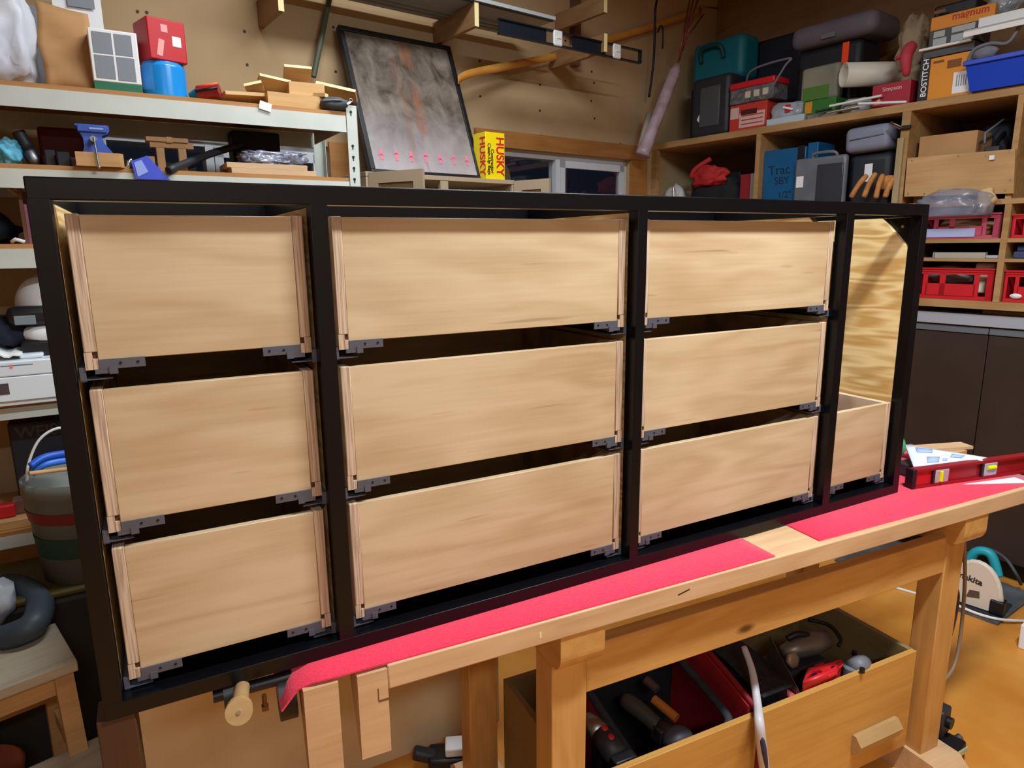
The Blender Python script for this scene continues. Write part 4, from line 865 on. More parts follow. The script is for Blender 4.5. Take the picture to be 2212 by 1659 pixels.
solo(MB().blob((3.64, (v0+v1)/2, zt0+.30), (.07, (v1-v0)/2, .13), .16, 73, 4, .85).box(3.60, 3.70, v0+.03, v1-.03, zt0, zt0+.22, b=.02), 'paper_sack', mat('tan_sack', '#a39178', .8, c2='#8b7a62', ns=8, bump=.4), 'crumpled tan sack standing behind the red glove', 'sack', ROOM, (3.64, (v0+v1)/2, zt0))
v0, v1, zt = rdim(2118, 2200, -8, 3.46)
solo(MB().blob((3.50, (v0+v1)/2, rz_(2150, 10, 3.46)), (.04, (v1-v0)/2, .05), .15, 75, 3), 'clear_film', mat('white_glint_plastic', '#b4bac0', .15), 'crumpled clear film on top of the orange carton', 'film', ROOM, (3.5, (v0+v1)/2, q[3]))

# ---- middle compartments (shelf z 1.69)
zm = 1.691
v0, v1, zt = rdim(1424, 1472, 398, 3.47)
solo(MB().blob((3.52, (v0+v1)/2, (zm+zt)/2), (.05, (v1-v0)/2, (zt-zm)/2), .10, 81, 3, flat=.95), 'white_bag', mat('white_plastic_bag', '#c4c4c8', .5), 'crumpled white plastic bag in the left compartment', 'bag', ROOM, (3.52, (v0+v1)/2, zm))
p = ROOM.x(1457, 420, 3.46); solo(MB().cyl((3.46, p.y, p.z-.05), (3.46, p.y+.01, p.z+.04), .008), 'silver_pen', chrome, 'short shiny metal tube in front of the white bag', 'tube', ROOM, (3.46, p.y, zm))
t = rthing('red_tool_bag', 'red and black tool bag with a raised strap in the left compartment', 'bag', 1530, 3.5, zm)
v0, v1, zt = rdim(1478, 1585, 360, 3.47)
part(MB().blob((3.57, (v0+v1)/2, zm+(zt-zm)*.42), (.09, (v1-v0)/2, (zt-zm)*.45), .10, 83, 4, .8, flat=.9), 'bag', mat('black_nylon', '#17181d', .85), t)
part(MB().blob((3.49, (v0+v1)/2, zt-.055), (.045, (v1-v0)/2*.66, .06), .16, 84, 4, .9), 'red_panel', mat('red_nylon', '#b3262a', .7), t)
vs_ = rv(1515, 370, 3.5); part(MB().tube(bez([(3.47, vs_+.05, zt-.05), (3.47, vs_+.02, zt-.005), (3.51, vs_-.06, rz_(1530, 343, 3.5))], 6), .016, 8), 'strap', mat('red_nylon', '#b3262a', .7), t)
rbox('black_manual_box', 'black carton between the tool bag and the red binder', 'carton', 1572, 1600, 372, 3.67, .15, zm, mat('black_case', '#1a1c22', .55), .004)
rbox('red_binder', 'dark red binder standing against the compartment divider', 'binder', 1600, 1622, 376, 3.47, .2, zm, mat('wine_red', '#8c1a24', .6), .003)
rbox('thin_board', 'thin grey board standing right of the red binder', 'board', 1622, 1634, 374, 3.45, .2, zm, mat('grey_board', '#8a8478', .7), .002)
v0, v1, zt = rdim(1637, 1765, 318, 3.44); v1 = min(v1, 1.233)
t = rthing('blue_router_case', 'blue metal tool case with handwriting on its side', 'case', 1700, 3.44, zm)
bl2 = mat('petrol_blue_metal', '#0d5a8c', .45, c2='#0b5080', ns=8)
vk = rv(1738, 370, 3.44)
part(MB().box(3.44, 3.62, vk, v1, zm, rz_(1690, 322, 3.44), b=.004), 'body', bl2, t)
part(MB().box(3.452, 3.62, v0, vk-.001, zm, rz_(1750, 308, 3.45), b=.004), 'end_piece', bl2, t)
part(MB().box(3.436, 3.44, vk+.006, vk+.045, rz_(1735, 345, 3.44), rz_(1735, 314, 3.44), b=.001, seg=1), 'latch', plastic_black, t)
ink = mat('dark_ink', '#0a2436', .6)
text('Trac', .07, ink, t, (3.4392, v1-.035, rz_(1665, 378, 3.44)), X_, (0, .15, 1)); text('SBY', .055, ink, t, (3.4392, v1-.075, rz_(1680, 398, 3.44)), X_, (0, .15, 1)); text('1/2"', .05, ink, t, (3.4392, v1-.10, rz_(1680, 428, 3.44)), X_, (0, .15, 1))
v0, v1, zt = rdim(1719, 1830, 338, 3.405)
t = rthing('grey_router_case', 'translucent grey moulded tool case in front of the blue case', 'case', 1775, 3.41, zm)
gcase = mat('smoky_grey_case', '#5d626b', .35, c2='#6d727b', ns=7)
part(MB().box(3.402, 3.438, v0, v1, zm, zt, b=.016, seg=4), 'shell', gcase, t)
part(MB().box(3.396, 3.404, v0+.01, (v0+v1)/2+.01, zm+.03, zt-.04, b=.004), 'window', mat('dark_window', '#33363f', .2), t)
part(MB().box(3.4005, 3.403, v1-.055, v1-.015, rz_(1730, 405, 3.40), rz_(1730, 381, 3.40), b=.0005, seg=1), 'label', paper, t)
part(MB().tube(bez([(3.42, v1-.09, zt-.002), (3.41, v1-.10, zt+.018), (3.41, v1-.2, zt+.018), (3.42, v1-.22, zt-.002)], 5), .008, 8), 'handle', gcase, t)
v0, v1, zt = rdim(1832, 1932, 328, 3.47)
t = rthing('black_round_case', 'black rounded tool case behind the leather glove', 'case', 1880, 3.47, zm)
part(MB().box(3.47, 3.64, v0, v1, zm, zt, b=.04, seg=4), 'shell', mat('blue_black_case', '#20242b', .55), t)
p = ROOM.x(1875, 372, 3.468); part(MB().box(3.4675, 3.4690, p.y-.02, p.y+.018, p.z-.045, p.z+.04), 'label', paper, t); zc2 = zt
v0, v1, zt = rdim(1826, 1944, 268, 3.43)
t = rthing('grey_padded_case', 'pale grey soft case lying across the top of the black round case', 'case', 1885, 3.5, zc2)
part(MB().box(3.43, 3.70, v0+.045, v1, zc2+.002, zt, b=.03, seg=4, M=Rt((3.5, (v0+v1)/2, (zc2+zt)/2), 'X', -.03)), 'shell', mat('lavender_grey', '#7f8499', .5), t)
part(MB().tube([(3.428, v0+.07, (zc2+zt)/2+.01), (3.428, v1-.03, (zc2+zt)/2-.002)], .003, 6), 'seam', mat('seam_grey', '#5d6173', .6), t)
# leather glove
t = rthing('leather_glove', 'tan leather work glove with curled fingers at the shelf edge', 'glove', 1885, 3.42, zm)
for k, (a, b_, c_, d_) in enumerate(((1838, 427, 1873, 378), (1866, 426, 1892, 374), (1892, 428, 1907, 377), (1912, 426, 1930, 385))):
    p0 = ROOM.x(a, b_, 3.365); p1 = ROOM.x(c_, d_, 3.398); mid_ = p0.lerp(p1, .5)+Vector((-.006, 0, .006))
    part(MB().tube(bez([p0, mid_, p1], 5), .012, 10, radii=[.010, .0125, .0125, .012, .012, .0125, .013, .013, .0125, .012, .009]), 'finger', leather, t)
p = ROOM.x(1915, 395, 3.41); part(MB().blob((3.405, p.y-.01, p.z), (.012, .05, .035), .06, 88, 3), 'palm', leather, t)
# clamp on divider
p = ROOM.x(1948, 275, 3.38)
t = thing('spring_clamp', 'small black spring clamp gripping the shelf divider', 'clamp', ROOM, p)
part(MB().box(3.385, 3.398, p.y-.035, p.y+.012, p.z-.010, p.z+.008, b=.003), 'jaw', plastic_black, t); part(MB().tube([(3.385, p.y, p.z), (3.375, p.y+.05, p.z+.03), (3.38, p.y+.055, p.z+.022), (3.388, p.y+.008, p.z-.006)], .004, 6), 'handle', steel, t)
# carton and tool behind ply board
zz = 1.723
rbox('brown_carton_box', 'plain brown cardboard box behind the bare plywood board', 'carton', 1988, 2112, 288, 3.45, .2, zz, card, .003)
p = ROOM.x(2140, 335, 3.40)
t = thing('bar_clamp', 'black bar clamp with a white tip poking out above the plywood board', 'clamp', ROOM, (3.42, p.y, zz))
part(MB().tube([ROOM.x(2135, 330, 3.42), ROOM.x(2190, 262, 3.75)], .010, 8), 'bar', plastic_black, t)
part(MB().box(3.39, 3.43, p.y-.03, p.y+.025, p.z-.01, p.z+.035, b=.004), 'jaw', dgreyp, t)
part(MB().tube([ROOM.x(2127, 310, 3.41), ROOM.x(2128, 288, 3.42), ROOM.x(2168, 258, 3.55)], .005, 6), 'rod', greyp, t)
part(MB().box(3.375, 3.384, p.y-.022, p.y-.004, p.z-.022, p.z-.004), 'white_tip', white, t)
rbox('dark_bin', 'dark tool bag deep in the bin behind the bar clamp', 'bag', 2120, 2194, 262, 3.62, .2, zz, mat('very_dark_navy', '#141a2a', .6), .03)
# ---- red crates
def crate(name, label, px0, px1, pyt, zb, u=3.42, faded=False):
    v0, v1, zt = rdim(px0, px1, pyt, u); v1 = min(v1, .018) if px0 > 2150 else v1; v0 = max(v0, .05) if px0 < 2150 else v0; dep = .30; m_ = mat('faded_red_crate', '#c05068', .5) if faded else redp
    t = thing('parts_crate', label, 'crate', ROOM, (u+dep/2, (v0+v1)/2, zb), group='red crates'); h = zt-zb; th = .004; Wd = v1-v0
    part(MB().box(u, u+dep, v0, v1, zb+.001, zb+.005), 'base', m_, t)
    f = MB(); f.box(u, u+th, v0, v1, zb+.005, zb+h*.13); f.box(u, u+th, v0, v1, zt-h*.2, zt); f.box(u-.006, u+th, v0-.003, v1+.003, zt-.006, zt)
    f.box(u-.004, u+th, v0, v1, zt-h*.12, zt-h*.10)
    for a, b_ in ((0, .05), (.16, .22), (.37, .44), (.78, .84), (.93, 1.0)): f.box(u, u+th, v1-Wd*b_, v1-Wd*a, zb+h*.12, zt-h*.18)
    f.box(u, u+th, v1-Wd*.8, v1-Wd*.2, zb+h*.1, zb+h*.5)
    for k in range(6): f.box(u-.003, u, v0+Wd*.01+k*Wd*.012, v0+Wd*.013+k*Wd*.012, zb+.005, zt-.01)
    part(f, 'front_wall', m_, t)
    for va in (v0, v1-th): part(MB().box(u, u+dep, va, va+th, zb+.005, zt), 'end_wall', m_, t)
    part(MB().box(u+dep-th, u+dep, v0, v1, zb+.005, zt), 'back_wall', m_, t)
    return t, (v0, v1, zb, zt)
t1, q1 = crate('', 'faded red crate on the upper crate shelf with a plastic bag on it', 1995, 2163, 462, ZA, faded=True)
part(MB().box(3.4165, 3.4185, q1[0]+.09, q1[1]-.02, q1[2]+.008, q1[2]+.045), 'blue_label', mat('lilac_label', '#a9b6e0', .6), t1)
t2, q2 = crate('', 'bright red crate on the lowest crate shelf beside the cabinet corner', 1970, 2150, 579, ZC_)
t3, q3 = crate('', 'red crate cut off by the right edge of the upper crate shelf', 2180, 2360, 460, ZA)
t4, q4 = crate('', 'red crate with an oval white sticker at the right of the lowest shelf', 2153, 2330, 585, ZC_)
part(MB().lathe([(.001, 0), (.022, 0), (.022, .001), (.001, .001)], (0, 0, 0), 20, Matrix.Translation((3.4155, q4[1]-.05, ZC_+.028)) @ Matrix.Rotation(math.pi/2, 4, 'Y') @ Matrix.Scale(.5, 4, (1, 0, 0))), 'oval_sticker', paper, t4)
vm = (q1[0]+q1[1])/2
t = thing('plastic_bag', 'clear plastic bag with paper inside heaped on the faded red crate', 'bag', ROOM, (3.5, vm, q1[3]))
part(MB().blob((3.372, vm+.02, q1[3]+.02), (.042, (q1[1]-q1[0])/2*.98, .085), .12, 91, 4, .8, flat=.35), 'bag', mat('hazy_bag', '#9aa0b4', .2, c2='#7e8498', ns=8, bump=.5, alpha=.5), t)
part(MB().blob((3.375, q1[0]+.05, q1[3]+.055), (.02, .035, .045), .2, 92, 3), 'kraft_paper', mat('kraft_paper', '#c8a878', .8), t)
solo(MB().blob((3.55, vm, q1[2]+.05), (.08, (q1[1]-q1[0])/2*.8, .045), .2, 93, 3, flat=.9), 'crumpled_paper', mat('kraft_paper', '#c8a878', .8), 'crumpled brown paper inside the faded red crate', 'paper', ROOM, (3.55, vm, q1[2]+.006))
vm2 = (q2[0]+q2[1])/2
solo(MB().blob((3.55, vm2+.03, q2[3]-.03), (.09, (q2[1]-q2[0])/2*.6, .05), .15, 94, 3), 'grey_bag', mat('grey_poly', '#8d8c94', .35), 'grey plastic bag inside the bright red crate', 'bag', ROOM, (3.55, vm2, q2[2]+.006))
solo(MB().box(3.47, 3.55, q2[0]+.015, q2[0]+.095, q2[2]+.03, q2[3]+.022, b=.008), 'cream_block', mat('cream_plastic', '#d8d4c0', .5), 'cream coloured box sticking out of the bright red crate', 'box', ROOM, (3.5, q2[0]+.05, q2[2]+.006))
solo(MB().blob((3.55, (q3[0]+q3[1])/2, ZA+.05), (.07, .1, .04), .2, 95, 3), 'white_film_bag', mat('white_plastic_bag', '#c4c4c8', .5), 'white plastic film inside the crate at the upper right edge', 'bag', ROOM, (3.55, (q3[0]+q3[1])/2, ZA+.006))
solo(MB().blob((3.55, (q4[0]+q4[1])/2, ZC_+.05), (.07, .1, .04), .2, 96, 3), 'dark_tools', plastic_black, 'dark tool parts inside the crate with the oval sticker', 'tools', ROOM, (3.55, (q4[0]+q4[1])/2, ZC_+.006))
# thin shelf items
va, vb = rv(2128, 550, 3.41), rv(2015, 548, 3.41)
solo(MB().box(3.41, 3.44, va, vb, ZB_, ZB_+.026, b=.001, seg=1), 'metal_bar', mat('worn_alu', '#b5b3a6', .45, .3), 'pale metal channel lying on the narrow shelf between the crates', 'channel', ROOM, (3.42, (va+vb)/2, ZB_))
p = ROOM.x(2006, 553, 3.405); solo(MB().box(3.405, 3.44, p.y-.025, p.y-.022, ZB_, ZB_+.03).box(3.405, 3.44, p.y+.022, p.y+.025, ZB_, ZB_+.03).box(3.405, 3.44, p.y-.025, p.y+.025, ZB_, ZB_+.004), 'bracket', chrome, 'small bright U bracket next to the cabinet corner on the narrow shelf', 'bracket', ROOM, (3.42, p.y, ZB_))
p = ROOM.x(2145, 556, 3.41); solo(MB().box(3.41, 3.45, p.y-.02, p.y+.03, ZB_, ZB_+.014, b=.004), 'pale_tin', mat('pale_grey_tin', '#a9adb8', .4), 'small pale grey tin at the end of the metal channel', 'tin', ROOM, (3.42, p.y, ZB_))
solo(MB().box(3.42, 3.6, -.4, .0, ZB_, ZB_+.03, b=.006).box(3.44, 3.6, -.4, -.005, ZB_+.0305, ZB_+.055, b=.006), 'blue_folded_cloth', mat('slate_blue_cloth', '#3a4866', .9), 'folded slate blue cloth on the narrow shelf at the right edge', 'cloth', ROOM, (3.5, -.2, ZB_))
# ---- lower counter with dark doors
UCF = 3.46
t = thing('base_cabinet', 'dark brown base cabinet with a pale grey counter top under the crate shelves', 'cabinet', ROOM, (3.8, .4, 0))
zc1 = rz_(2100, 678, UCF); zc0 = rz_(2100, 703, UCF); zr0 = rz_(2100, 720, UCF)
part(MB().box(UCF-.02, UR, E1, 1.95, zc0, zc1, b=.003), 'counter_top', mat('pale_grey_laminate', '#a3a8b4', .4), t)
db = mat('dark_brown_laminate', '#3a2c26', .5, c2='#33271f', ns=4)
part(MB().box(UCF+.02, UR, E1, 1.95, .10, zc0-.001), 'carcass', db, t)
part(MB().box(UCF+.09, UR, E1, 1.95, 0, .0995), 'toe_kick', plastic_black, t)
vd = rv(2134, 730, UCF)
for k in range(-3, 5):
    a = vd+k*.52; b__ = a+.516
    if b__ > 1.94: continue
    d_ = part(MB().box(UCF, UCF+.019, a, b__, .11, zr0-.004, b=.001, seg=1), 'door', db, t)
    part(MB().box(UCF-.006, UCF+.019, a, b__, zr0, zc0-.006, b=.002), 'grip_rail', mat('blue_grey_aluminium', '#8795a3', .35, .6), t)
v_ = rv(2160, 668, 3.5); solo(MB().box(3.47, 3.8, v_-.5, v_+.06, zc1+.0005, zc1+.02, b=.008), 'wood_slab', wood('grey_slab', '#8d7762', '#6f5a48', 'Y', 1, 5, .8, .6), 'weathered wooden slab lying on the pale grey counter', 'slab', ROOM, (3.75, v_-.2, zc1))
# ================= things on the back wall (frame ROOM) =================
# small beige wall unit with open doors
zct = 1.855; bm_ = mat('beige_paint', '#a8957c', .6)
ua, ub = ROOM.y(790, 380, 1.62).x, ROOM.y(1112, 395, 1.62).x
t = thing('wall_unit', 'small beige cupboard with two open doors under the framed poster', 'cupboard', ROOM, ((ua+ub)/2, 1.8, 1.3))
part(MB().box(ua, ub, 1.62, 2.0, zct-.02, zct, b=.002), 'top', bm_, t)
part(MB().box(ua, ub, 1.98, 2.0, 1.30, zct-.021), 'back', bm_, t)
part(MB().box(ua, ua+.018, 1.62, 1.98, 1.30, zct-.021), 'side', bm_, t); part(MB().box(ub-.018, ub, 1.62, 1.98, 1.30, zct-.021), 'side', bm_, t)
um = ROOM.y(960, 400, 1.62).x; part(MB().box(um-.02, um+.02, 1.62, 1.64, 1.30, zct-.021), 'mid_stile', bm_, t)
part(MB().box(ua, ub, 1.622, 1.98, 1.62, 1.635), 'shelf', bm_, t)
def open_door(u0, px, py):
    e = ROOM.z(px, py, zct-.004); L_ = math.hypot(e.x-u0, e.y-1.615); a = math.atan2(e.y-1.615, e.x-u0); Mx = Matrix.Translation((u0, 1.615, 0)) @ Matrix.Rotation(a, 4, 'Z'); th = .016; zb = 1.32; zt = zct-.004; fw = .045
    d = MB().box(0, L_, 0, th, zt-fw, zt, M=Mx).box(0, L_, 0, th, zb, zb+fw, M=Mx).box(0, fw, 0, th, zb+fw, zt-fw, M=Mx).box(L_-fw, L_, 0, th, zb+fw, zt-fw, M=Mx)
    o = part(d, 'door', bm_, t); part(MB().box(fw-.005, L_-fw+.005, .005, .009, zb+fw-.005, zt-fw+.005, M=Mx), 'door_panel', mat('brown_door_panel', '#6e5436', .7), o)
open_door(ua+.01, 912, 364); open_door(ub-.01, 1186, 385)
# framed poster leaning on the wall
tl, tr = ROOM.y(735, 56, 1.96), ROOM.y(975, 100, 1.96); bl_, br = ROOM.y(798, 374, 1.70), ROOM.y(1040, 387, 1.70)
u0 = (tl.x+bl_.x)/2; u1 = (tr.x+br.x)/2; zb = zct+.001; zt = (tl.z+tr.z)/2; hh = math.hypot(zt-zb, .26); la = -math.atan2(.26, zt-zb)
t = thing('framed_poster', 'large black framed poster in smoky browns leaning against the wall', 'poster', ROOM, (u0, 1.70, zb)); t.rotation_euler = (la, 0, ROOM.a)
Wp = u1-u0; fr_ = .022
fm = mat('black_frame', '#17161a', .4)
for (a, b_, c_, d_) in ((0, Wp, 0, fr_), (0, Wp, hh-fr_, hh), (0, fr_, fr_, hh-fr_), (Wp-fr_, Wp, fr_, hh-fr_)): part(MB().box(a, b_, -.004, .03, c_, d_, b=.002), 'frame_bar', fm, t, local=True)
pm, N, L, P = _new('smoky_print_with_reflection')
mp = _coord(N, L, 3.2, 1, 2.4, False); n1 = N.new('ShaderNodeTexNoise'); n1.inputs['Scale'].default_value = 3.4; n1.inputs['Detail'].default_value = 9; n1.inputs['Roughness'].default_value = .62; n1.inputs['Distortion'].default_value = .5; L.new(mp.outputs[0], n1.inputs['Vector'])
r1 = N.new('ShaderNodeValToRGB'); r1.color_ramp.elements[0].position = .32; r1.color_ramp.elements[1].position = .72; r1.color_ramp.elements[0].color = lin('#352a20'); r1.color_ramp.elements[1].color = lin('#8c8278'); L.new(n1.outputs[0], r1.inputs[0])
tc = N.new('ShaderNodeTexCoord'); sp = N.new('ShaderNodeSeparateXYZ'); L.new(tc.outputs['Object'], sp.inputs[0])
mr = N.new('ShaderNodeMapRange'); mr.inputs[1].default_value = hh*.5; mr.inputs[2].default_value = hh*.02; L.new(sp.outputs['Z'], mr.inputs[0])
mx = N.new('ShaderNodeMix'); mx.data_type = 'RGBA'; mx.inputs[7].default_value = lin('#b5afb6'); ml = N.new('ShaderNodeMath'); ml.operation = 'MULTIPLY'; L.new(mr.outputs[0], ml.inputs[0]); ml.inputs[1].default_value = .75  # reflected light on the lower half, blended into the print colour
L.new(ml.outputs[0], mx.inputs[0]); L.new(r1.outputs[0], mx.inputs[6])
# orange-brown streak down the middle
mp2 = _coord(N, L, 9, 1, 2.2, False); n2 = N.new('ShaderNodeTexNoise'); n2.inputs['Scale'].default_value = 1.6; n2.inputs['Detail'].default_value = 4; L.new(mp2.outputs[0], n2.inputs['Vector'])
gx = N.new('ShaderNodeMapRange'); gx.inputs[1].default_value = .10; gx.inputs[2].default_value = .0; ab = N.new('ShaderNodeMath'); ab.operation = 'ABSOLUTE'; sb = N.new('ShaderNodeMath'); sb.operation = 'SUBTRACT'; sb.inputs[1].default_value = Wp*.53
L.new(sp.outputs['X'], sb.inputs[0]); L.new(sb.outputs[0], ab.inputs[0]); L.new(ab.outputs[0], gx.inputs[0])
g2 = N.new('ShaderNodeMath'); g2.operation = 'MULTIPLY'; L.new(gx.outputs[0], g2.inputs[0]); r2 = N.new('ShaderNodeMapRange'); r2.inputs[1].default_value = .48; r2.inputs[2].default_value = .62; L.new(n2.outputs[0], r2.inputs[0]); L.new(r2.outputs[0], g2.inputs[1])
mx2 = N.new('ShaderNodeMix'); mx2.data_type = 'RGBA'; mx2.inputs[7].default_value = lin('#8a5a42'); L.new(g2.outputs[0], mx2.inputs[0]); L.new(mx.outputs[2], mx2.inputs[6]); L.new(mx2.outputs[2], P.inputs['Base Color']); P.inputs['Roughness'].default_value = .35
part(MB().box(fr_-.003, Wp-fr_+.003, .004, .012, fr_-.003, hh-fr_+.003), 'print', pm, t, local=True)
pk = mat('faded_pink_mark', '#d0788a', .6)
for k in range(7):
    x = fr_+.045+k*(Wp-2*fr_-.085)/6; part(MB().box(x-.008, x+.008, .0028, .0038, hh*.10, hh*.10+.05, b=.0003, seg=1).box(x-.015, x+.014, .0028, .0038, hh*.10+.02+.01*(k % 2), hh*.10+.028+.01*(k % 2)), 'red_glyph', pk, t, local=True)
# HUSKY carton
pA = ROOM.z(1047, 388, zct); pB = ROOM.z(1091, 390, zct); hx = pB.x-pA.x; vv = min(pA.y, pB.y); zt = ROOM.y(1068, 286, vv).z
t = thing('bag_carton', 'bright yellow carton of contractor bags with red HUSKY lettering', 'carton', ROOM, (pA.x, vv, zct))
part(MB().box(pA.x, pB.x, vv, vv+.10, zct+.001, zt, b=.002), 'carton', mat('bright_yellow_card', '#efd80a', .4), t)
rp = mat('husky_red', '#d01a2c', .5)
hgt = zt-zct
text('HUSKY', .062, rp, t, (pB.x-.048, vv-.0007, zt-.018), (0, 0, -1), (1, 0, 0), bold=.0012, sx=hgt*.86/.205)
text('Contractor', .024, mat('black_print', '#14141c', .5), t, (pA.x+.030, vv-.0007, zt-.075), (0, 0, -1), (1, 0, 0), bold=.0004)
text('Clean-Up Bags', .024, mat('black_print', '#14141c', .5), t, (pA.x+.012, vv-.0007, zt-.05), (0, 0, -1), (1, 0, 0), bold=.0004)
text('HUSKY', .062, rp, t, (pA.x-.0007, vv+.045, zt-.018), (0, 0, -1), (0, -1, 0), bold=.0012, sx=hgt*.86/.205)
# round dark thing behind carton
solo(MB().prism([(pB.x+.002+.055*math.cos(a), zct+.085*math.sin(a)) for a in [k*math.pi/24 for k in range(13)]]+[(pB.x+.002, zct+.001)], 'y', vv+.03, vv+.05), 'curved_bracket', mat('olive_brown_board', '#4a3c28', .6), 'dark quarter round board right of the yellow carton', 'board', ROOM, (pB.x, vv+.04, zct))

# overhead rack arms on the wall and what lies on them
armw = wood('rack_arm_wood', '#9a7550', '#80603e', 'Y', 1.2, 6, .7, .4)
def arm(t, pxb, pyb, pxf, pyf, hgt_, wd, vback=VB, name='arm'):
    b_ = ROOM.y(pxb, pyb, vback); f_ = ROOM.z(pxf, pyf, b_.z)
    part(MB().prism([(vback, b_.z), (f_.y, b_.z), (f_.y, b_.z+hgt_), (vback, b_.z+hgt_)], 'x', f_.x-wd/2, f_.x+wd/2), name, armw, t)
    part(MB().box(f_.x-wd/2, f_.x+wd/2, f_.y-.001, f_.y, b_.z, b_.z+hgt_), 'end_face', endg, t)
    return b_, f_
t = thing('wall_rack', 'wooden wall rack with projecting arms above the poster', 'rack', ROOM, (2.3, VB, 2.4))
b1, f1 = arm(t, 945, 100, 1030, 57, .10, .022)
b2, f2 = arm(t, 1238, 160, 1308, 112, .085, .022)
b3, f3 = arm(t, 1242, 78, 1308, 27, .085, .022)
b4, f4 = arm(t, 560, 60, 608, 24, .10, .022)
pz0 = ROOM.y(1245, 118, VB-.03); part(MB().box(pz0.x-.025, pz0.x+.02, VB-.045, VB, pz0.z-.06, ZC-.3), 'upright', wood('rack_post_wood', '#6e5038', '#5e432e', 'Z', 1.2, 6, .7, .4), t)
# aluminium straightedge on the arms
zr = b1.z+.101
n0, n1 = ROOM.z(1020, 0, zr), ROOM.z(1200, 44, zr); g0, g1 = ROOM.z(960, 50, zr), ROOM.z(1165, 88, zr)
vn = min((n0.y+n1.y)/2, 1.80); vf = min(max((g0.y+g1.y)/2, vn+.12), VB-.01); uR = n1.x; uL = uR-1.35
t = thing('guide_rail', 'long aluminium guide rail lying flat on the wall rack arms', 'guide rail', ROOM, (uR-.6, (vn+vf)/2, zr))
al = mat('brushed_aluminium', '#aab0b8', .35, .5)
part(MB().box(uL, uR, vn, vf, zr+.0005, zr+.005), 'rail_plate', al, t)
part(MB().box(uL, uR, vn-.003, vn+.004, zr+.0005, zr+.016), 'near_lip', mat('pale_alu_edge', '#c9d3d6', .3, .3), t)
part(MB().box(uL, uR, vn+.012, vn+.026, zr-.002, zr+.0004), 'splinter_strip', mat('petrol_strip', '#2c4a5a', .5), t)
for k in (.55, .68, .80): part(MB().box(uL, uR-.02, vn+(vf-vn)*k, vn+(vf-vn)*(k+.05), zr-.010, zr+.0004), 'rib', al, t)
# black levels
def level(name, label, pxa, pya, pxb, pyb, v, h, caps):
    a = ROOM.y(pxa, pya, v); b_ = ROOM.y(pxb, pyb, v); L_ = b_.x-a.x; t = thing('spirit_level', label, 'level', ROOM, (a.x, v, a.z))
    lb = mat('black_level_metal', '#1d2430', .4, .3); sl = (b_.z-a.z)/L_
    Mx = Matrix(((1, 0, 0, 0), (0, 1, 0, 0), (sl, 0, 1, -sl*a.x), (0, 0, 0, 1)))
    part(MB().box(a.x, b_.x, v, v+.022, a.z, a.z+.006, M=Mx).box(a.x, b_.x, v, v+.022, a.z+h-.006, a.z+h, M=Mx).box(a.x, a.x+L_*.30, v+.009, v+.013, a.z+.006, a.z+h-.006, M=Mx).box(a.x+L_*.48, a.x+L_*.72, v+.009, v+.013, a.z+.006, a.z+h-.006, M=Mx).box(b_.x-.006, b_.x, v, v+.022, a.z, a.z+h, M=Mx), 'beam', lb, t)
    for c in caps:
        x = a.x+L_*c; part(MB().box(x-.028, x+.028, v-.004, v+.009, a.z-.002, a.z+h+.002, b=.006, M=Mx), 'vial_frame', white, t)
        part(MB().cyl((x-.012, v-.005, a.z+h/2+sl*(x-a.x)), (x+.012, v-.005, a.z+h/2+sl*(x-a.x)), .004), 'vial', mat('pale_vial', '#e8f0d8', .2), t)
vl = f2.y+.04
level('', 'black spirit level with two white vials resting on the wall rack arms', 1080, 72, 1386, 137, f2.y+.012, .066, (.37, .80))
# bent orange strip
q = [ROOM.y(990, 172, 1.86), ROOM.y(1020, 158, 1.88), ROOM.y(1120, 138, 1.93), ROOM.y(1240, 112, 1.97), ROOM.y(1320, 84, 1.985), ROOM.y(1420, 54, 1.99), ROOM.y(1515, 22, 1.99)]
pts = bez(q, 6)
solo(MB().sheet(len(pts)-1, 1, lambda u, v: pts[min(int(round(u*(len(pts)-1))), len(pts)-1)]+Vector((0, 0, -.02+.04*v)), .004), 'wood_strip', wood('honey_strip', '#cf933f', '#b87c30', 'X', 1, 5, .5, .4), 'long honey coloured bent wood strip across the back wall', 'strip', ROOM, q[2])
# black rod with hook, plastic wrapped roll, copper rods
q = [ROOM.y(1424, -20, 1.9), ROOM.y(1417, 10, 1.9), ROOM.y(1415, 40, 1.9), ROOM.y(1412, 130, 1.92), ROOM.y(1402, 210, 1.94)]
t = thing('wall_hook', 'dark metal hooked rod hanging in the corner beside the shelves', 'rod', ROOM, q[2])
part(MB().tube(bez(q, 5), .007, 8), 'rod', mat('dark_iron', '#2a2430', .5, .5), t)
part(MB().tube(bez([ROOM.y(1431, 105, 1.91), ROOM.y(1432, 65, 1.9), ROOM.y(1427, 56, 1.9), ROOM.y(1421, 70, 1.9)], 5), .005, 8), 'fork', mat('dark_iron', '#2a2430', .5, .5), t)
pa, pb = ROOM.y(1388, 335, 1.86), ROOM.y(1464, 140, 1.80)
t = thing('wrapped_roll', 'long roll wrapped in cloudy plastic hanging in the corner', 'roll', ROOM, pa)
part(MB().tube([pa, pa.lerp(pb, .04), pa.lerp(pb, .3), pa.lerp(pb, .6), pa.lerp(pb, .92), pb], .03, 14, radii=[.046, .042, .036, .036, .034, .022]), 'wrapped_sheet', mat('pinkish_cloudy_plastic', '#b9a8b4', .35, c2='#a08a94', ns=14, bump=.5), t)
part(MB().tube([ROOM.y(1380, 330, 1.88), ROOM.y(1402, 245, 1.88)], .018, 10), 'inner_tube', mat('grey_card_tube', '#9a9484', .7), t)
cu = mat('dull_copper', '#8a5040', .4, .7)
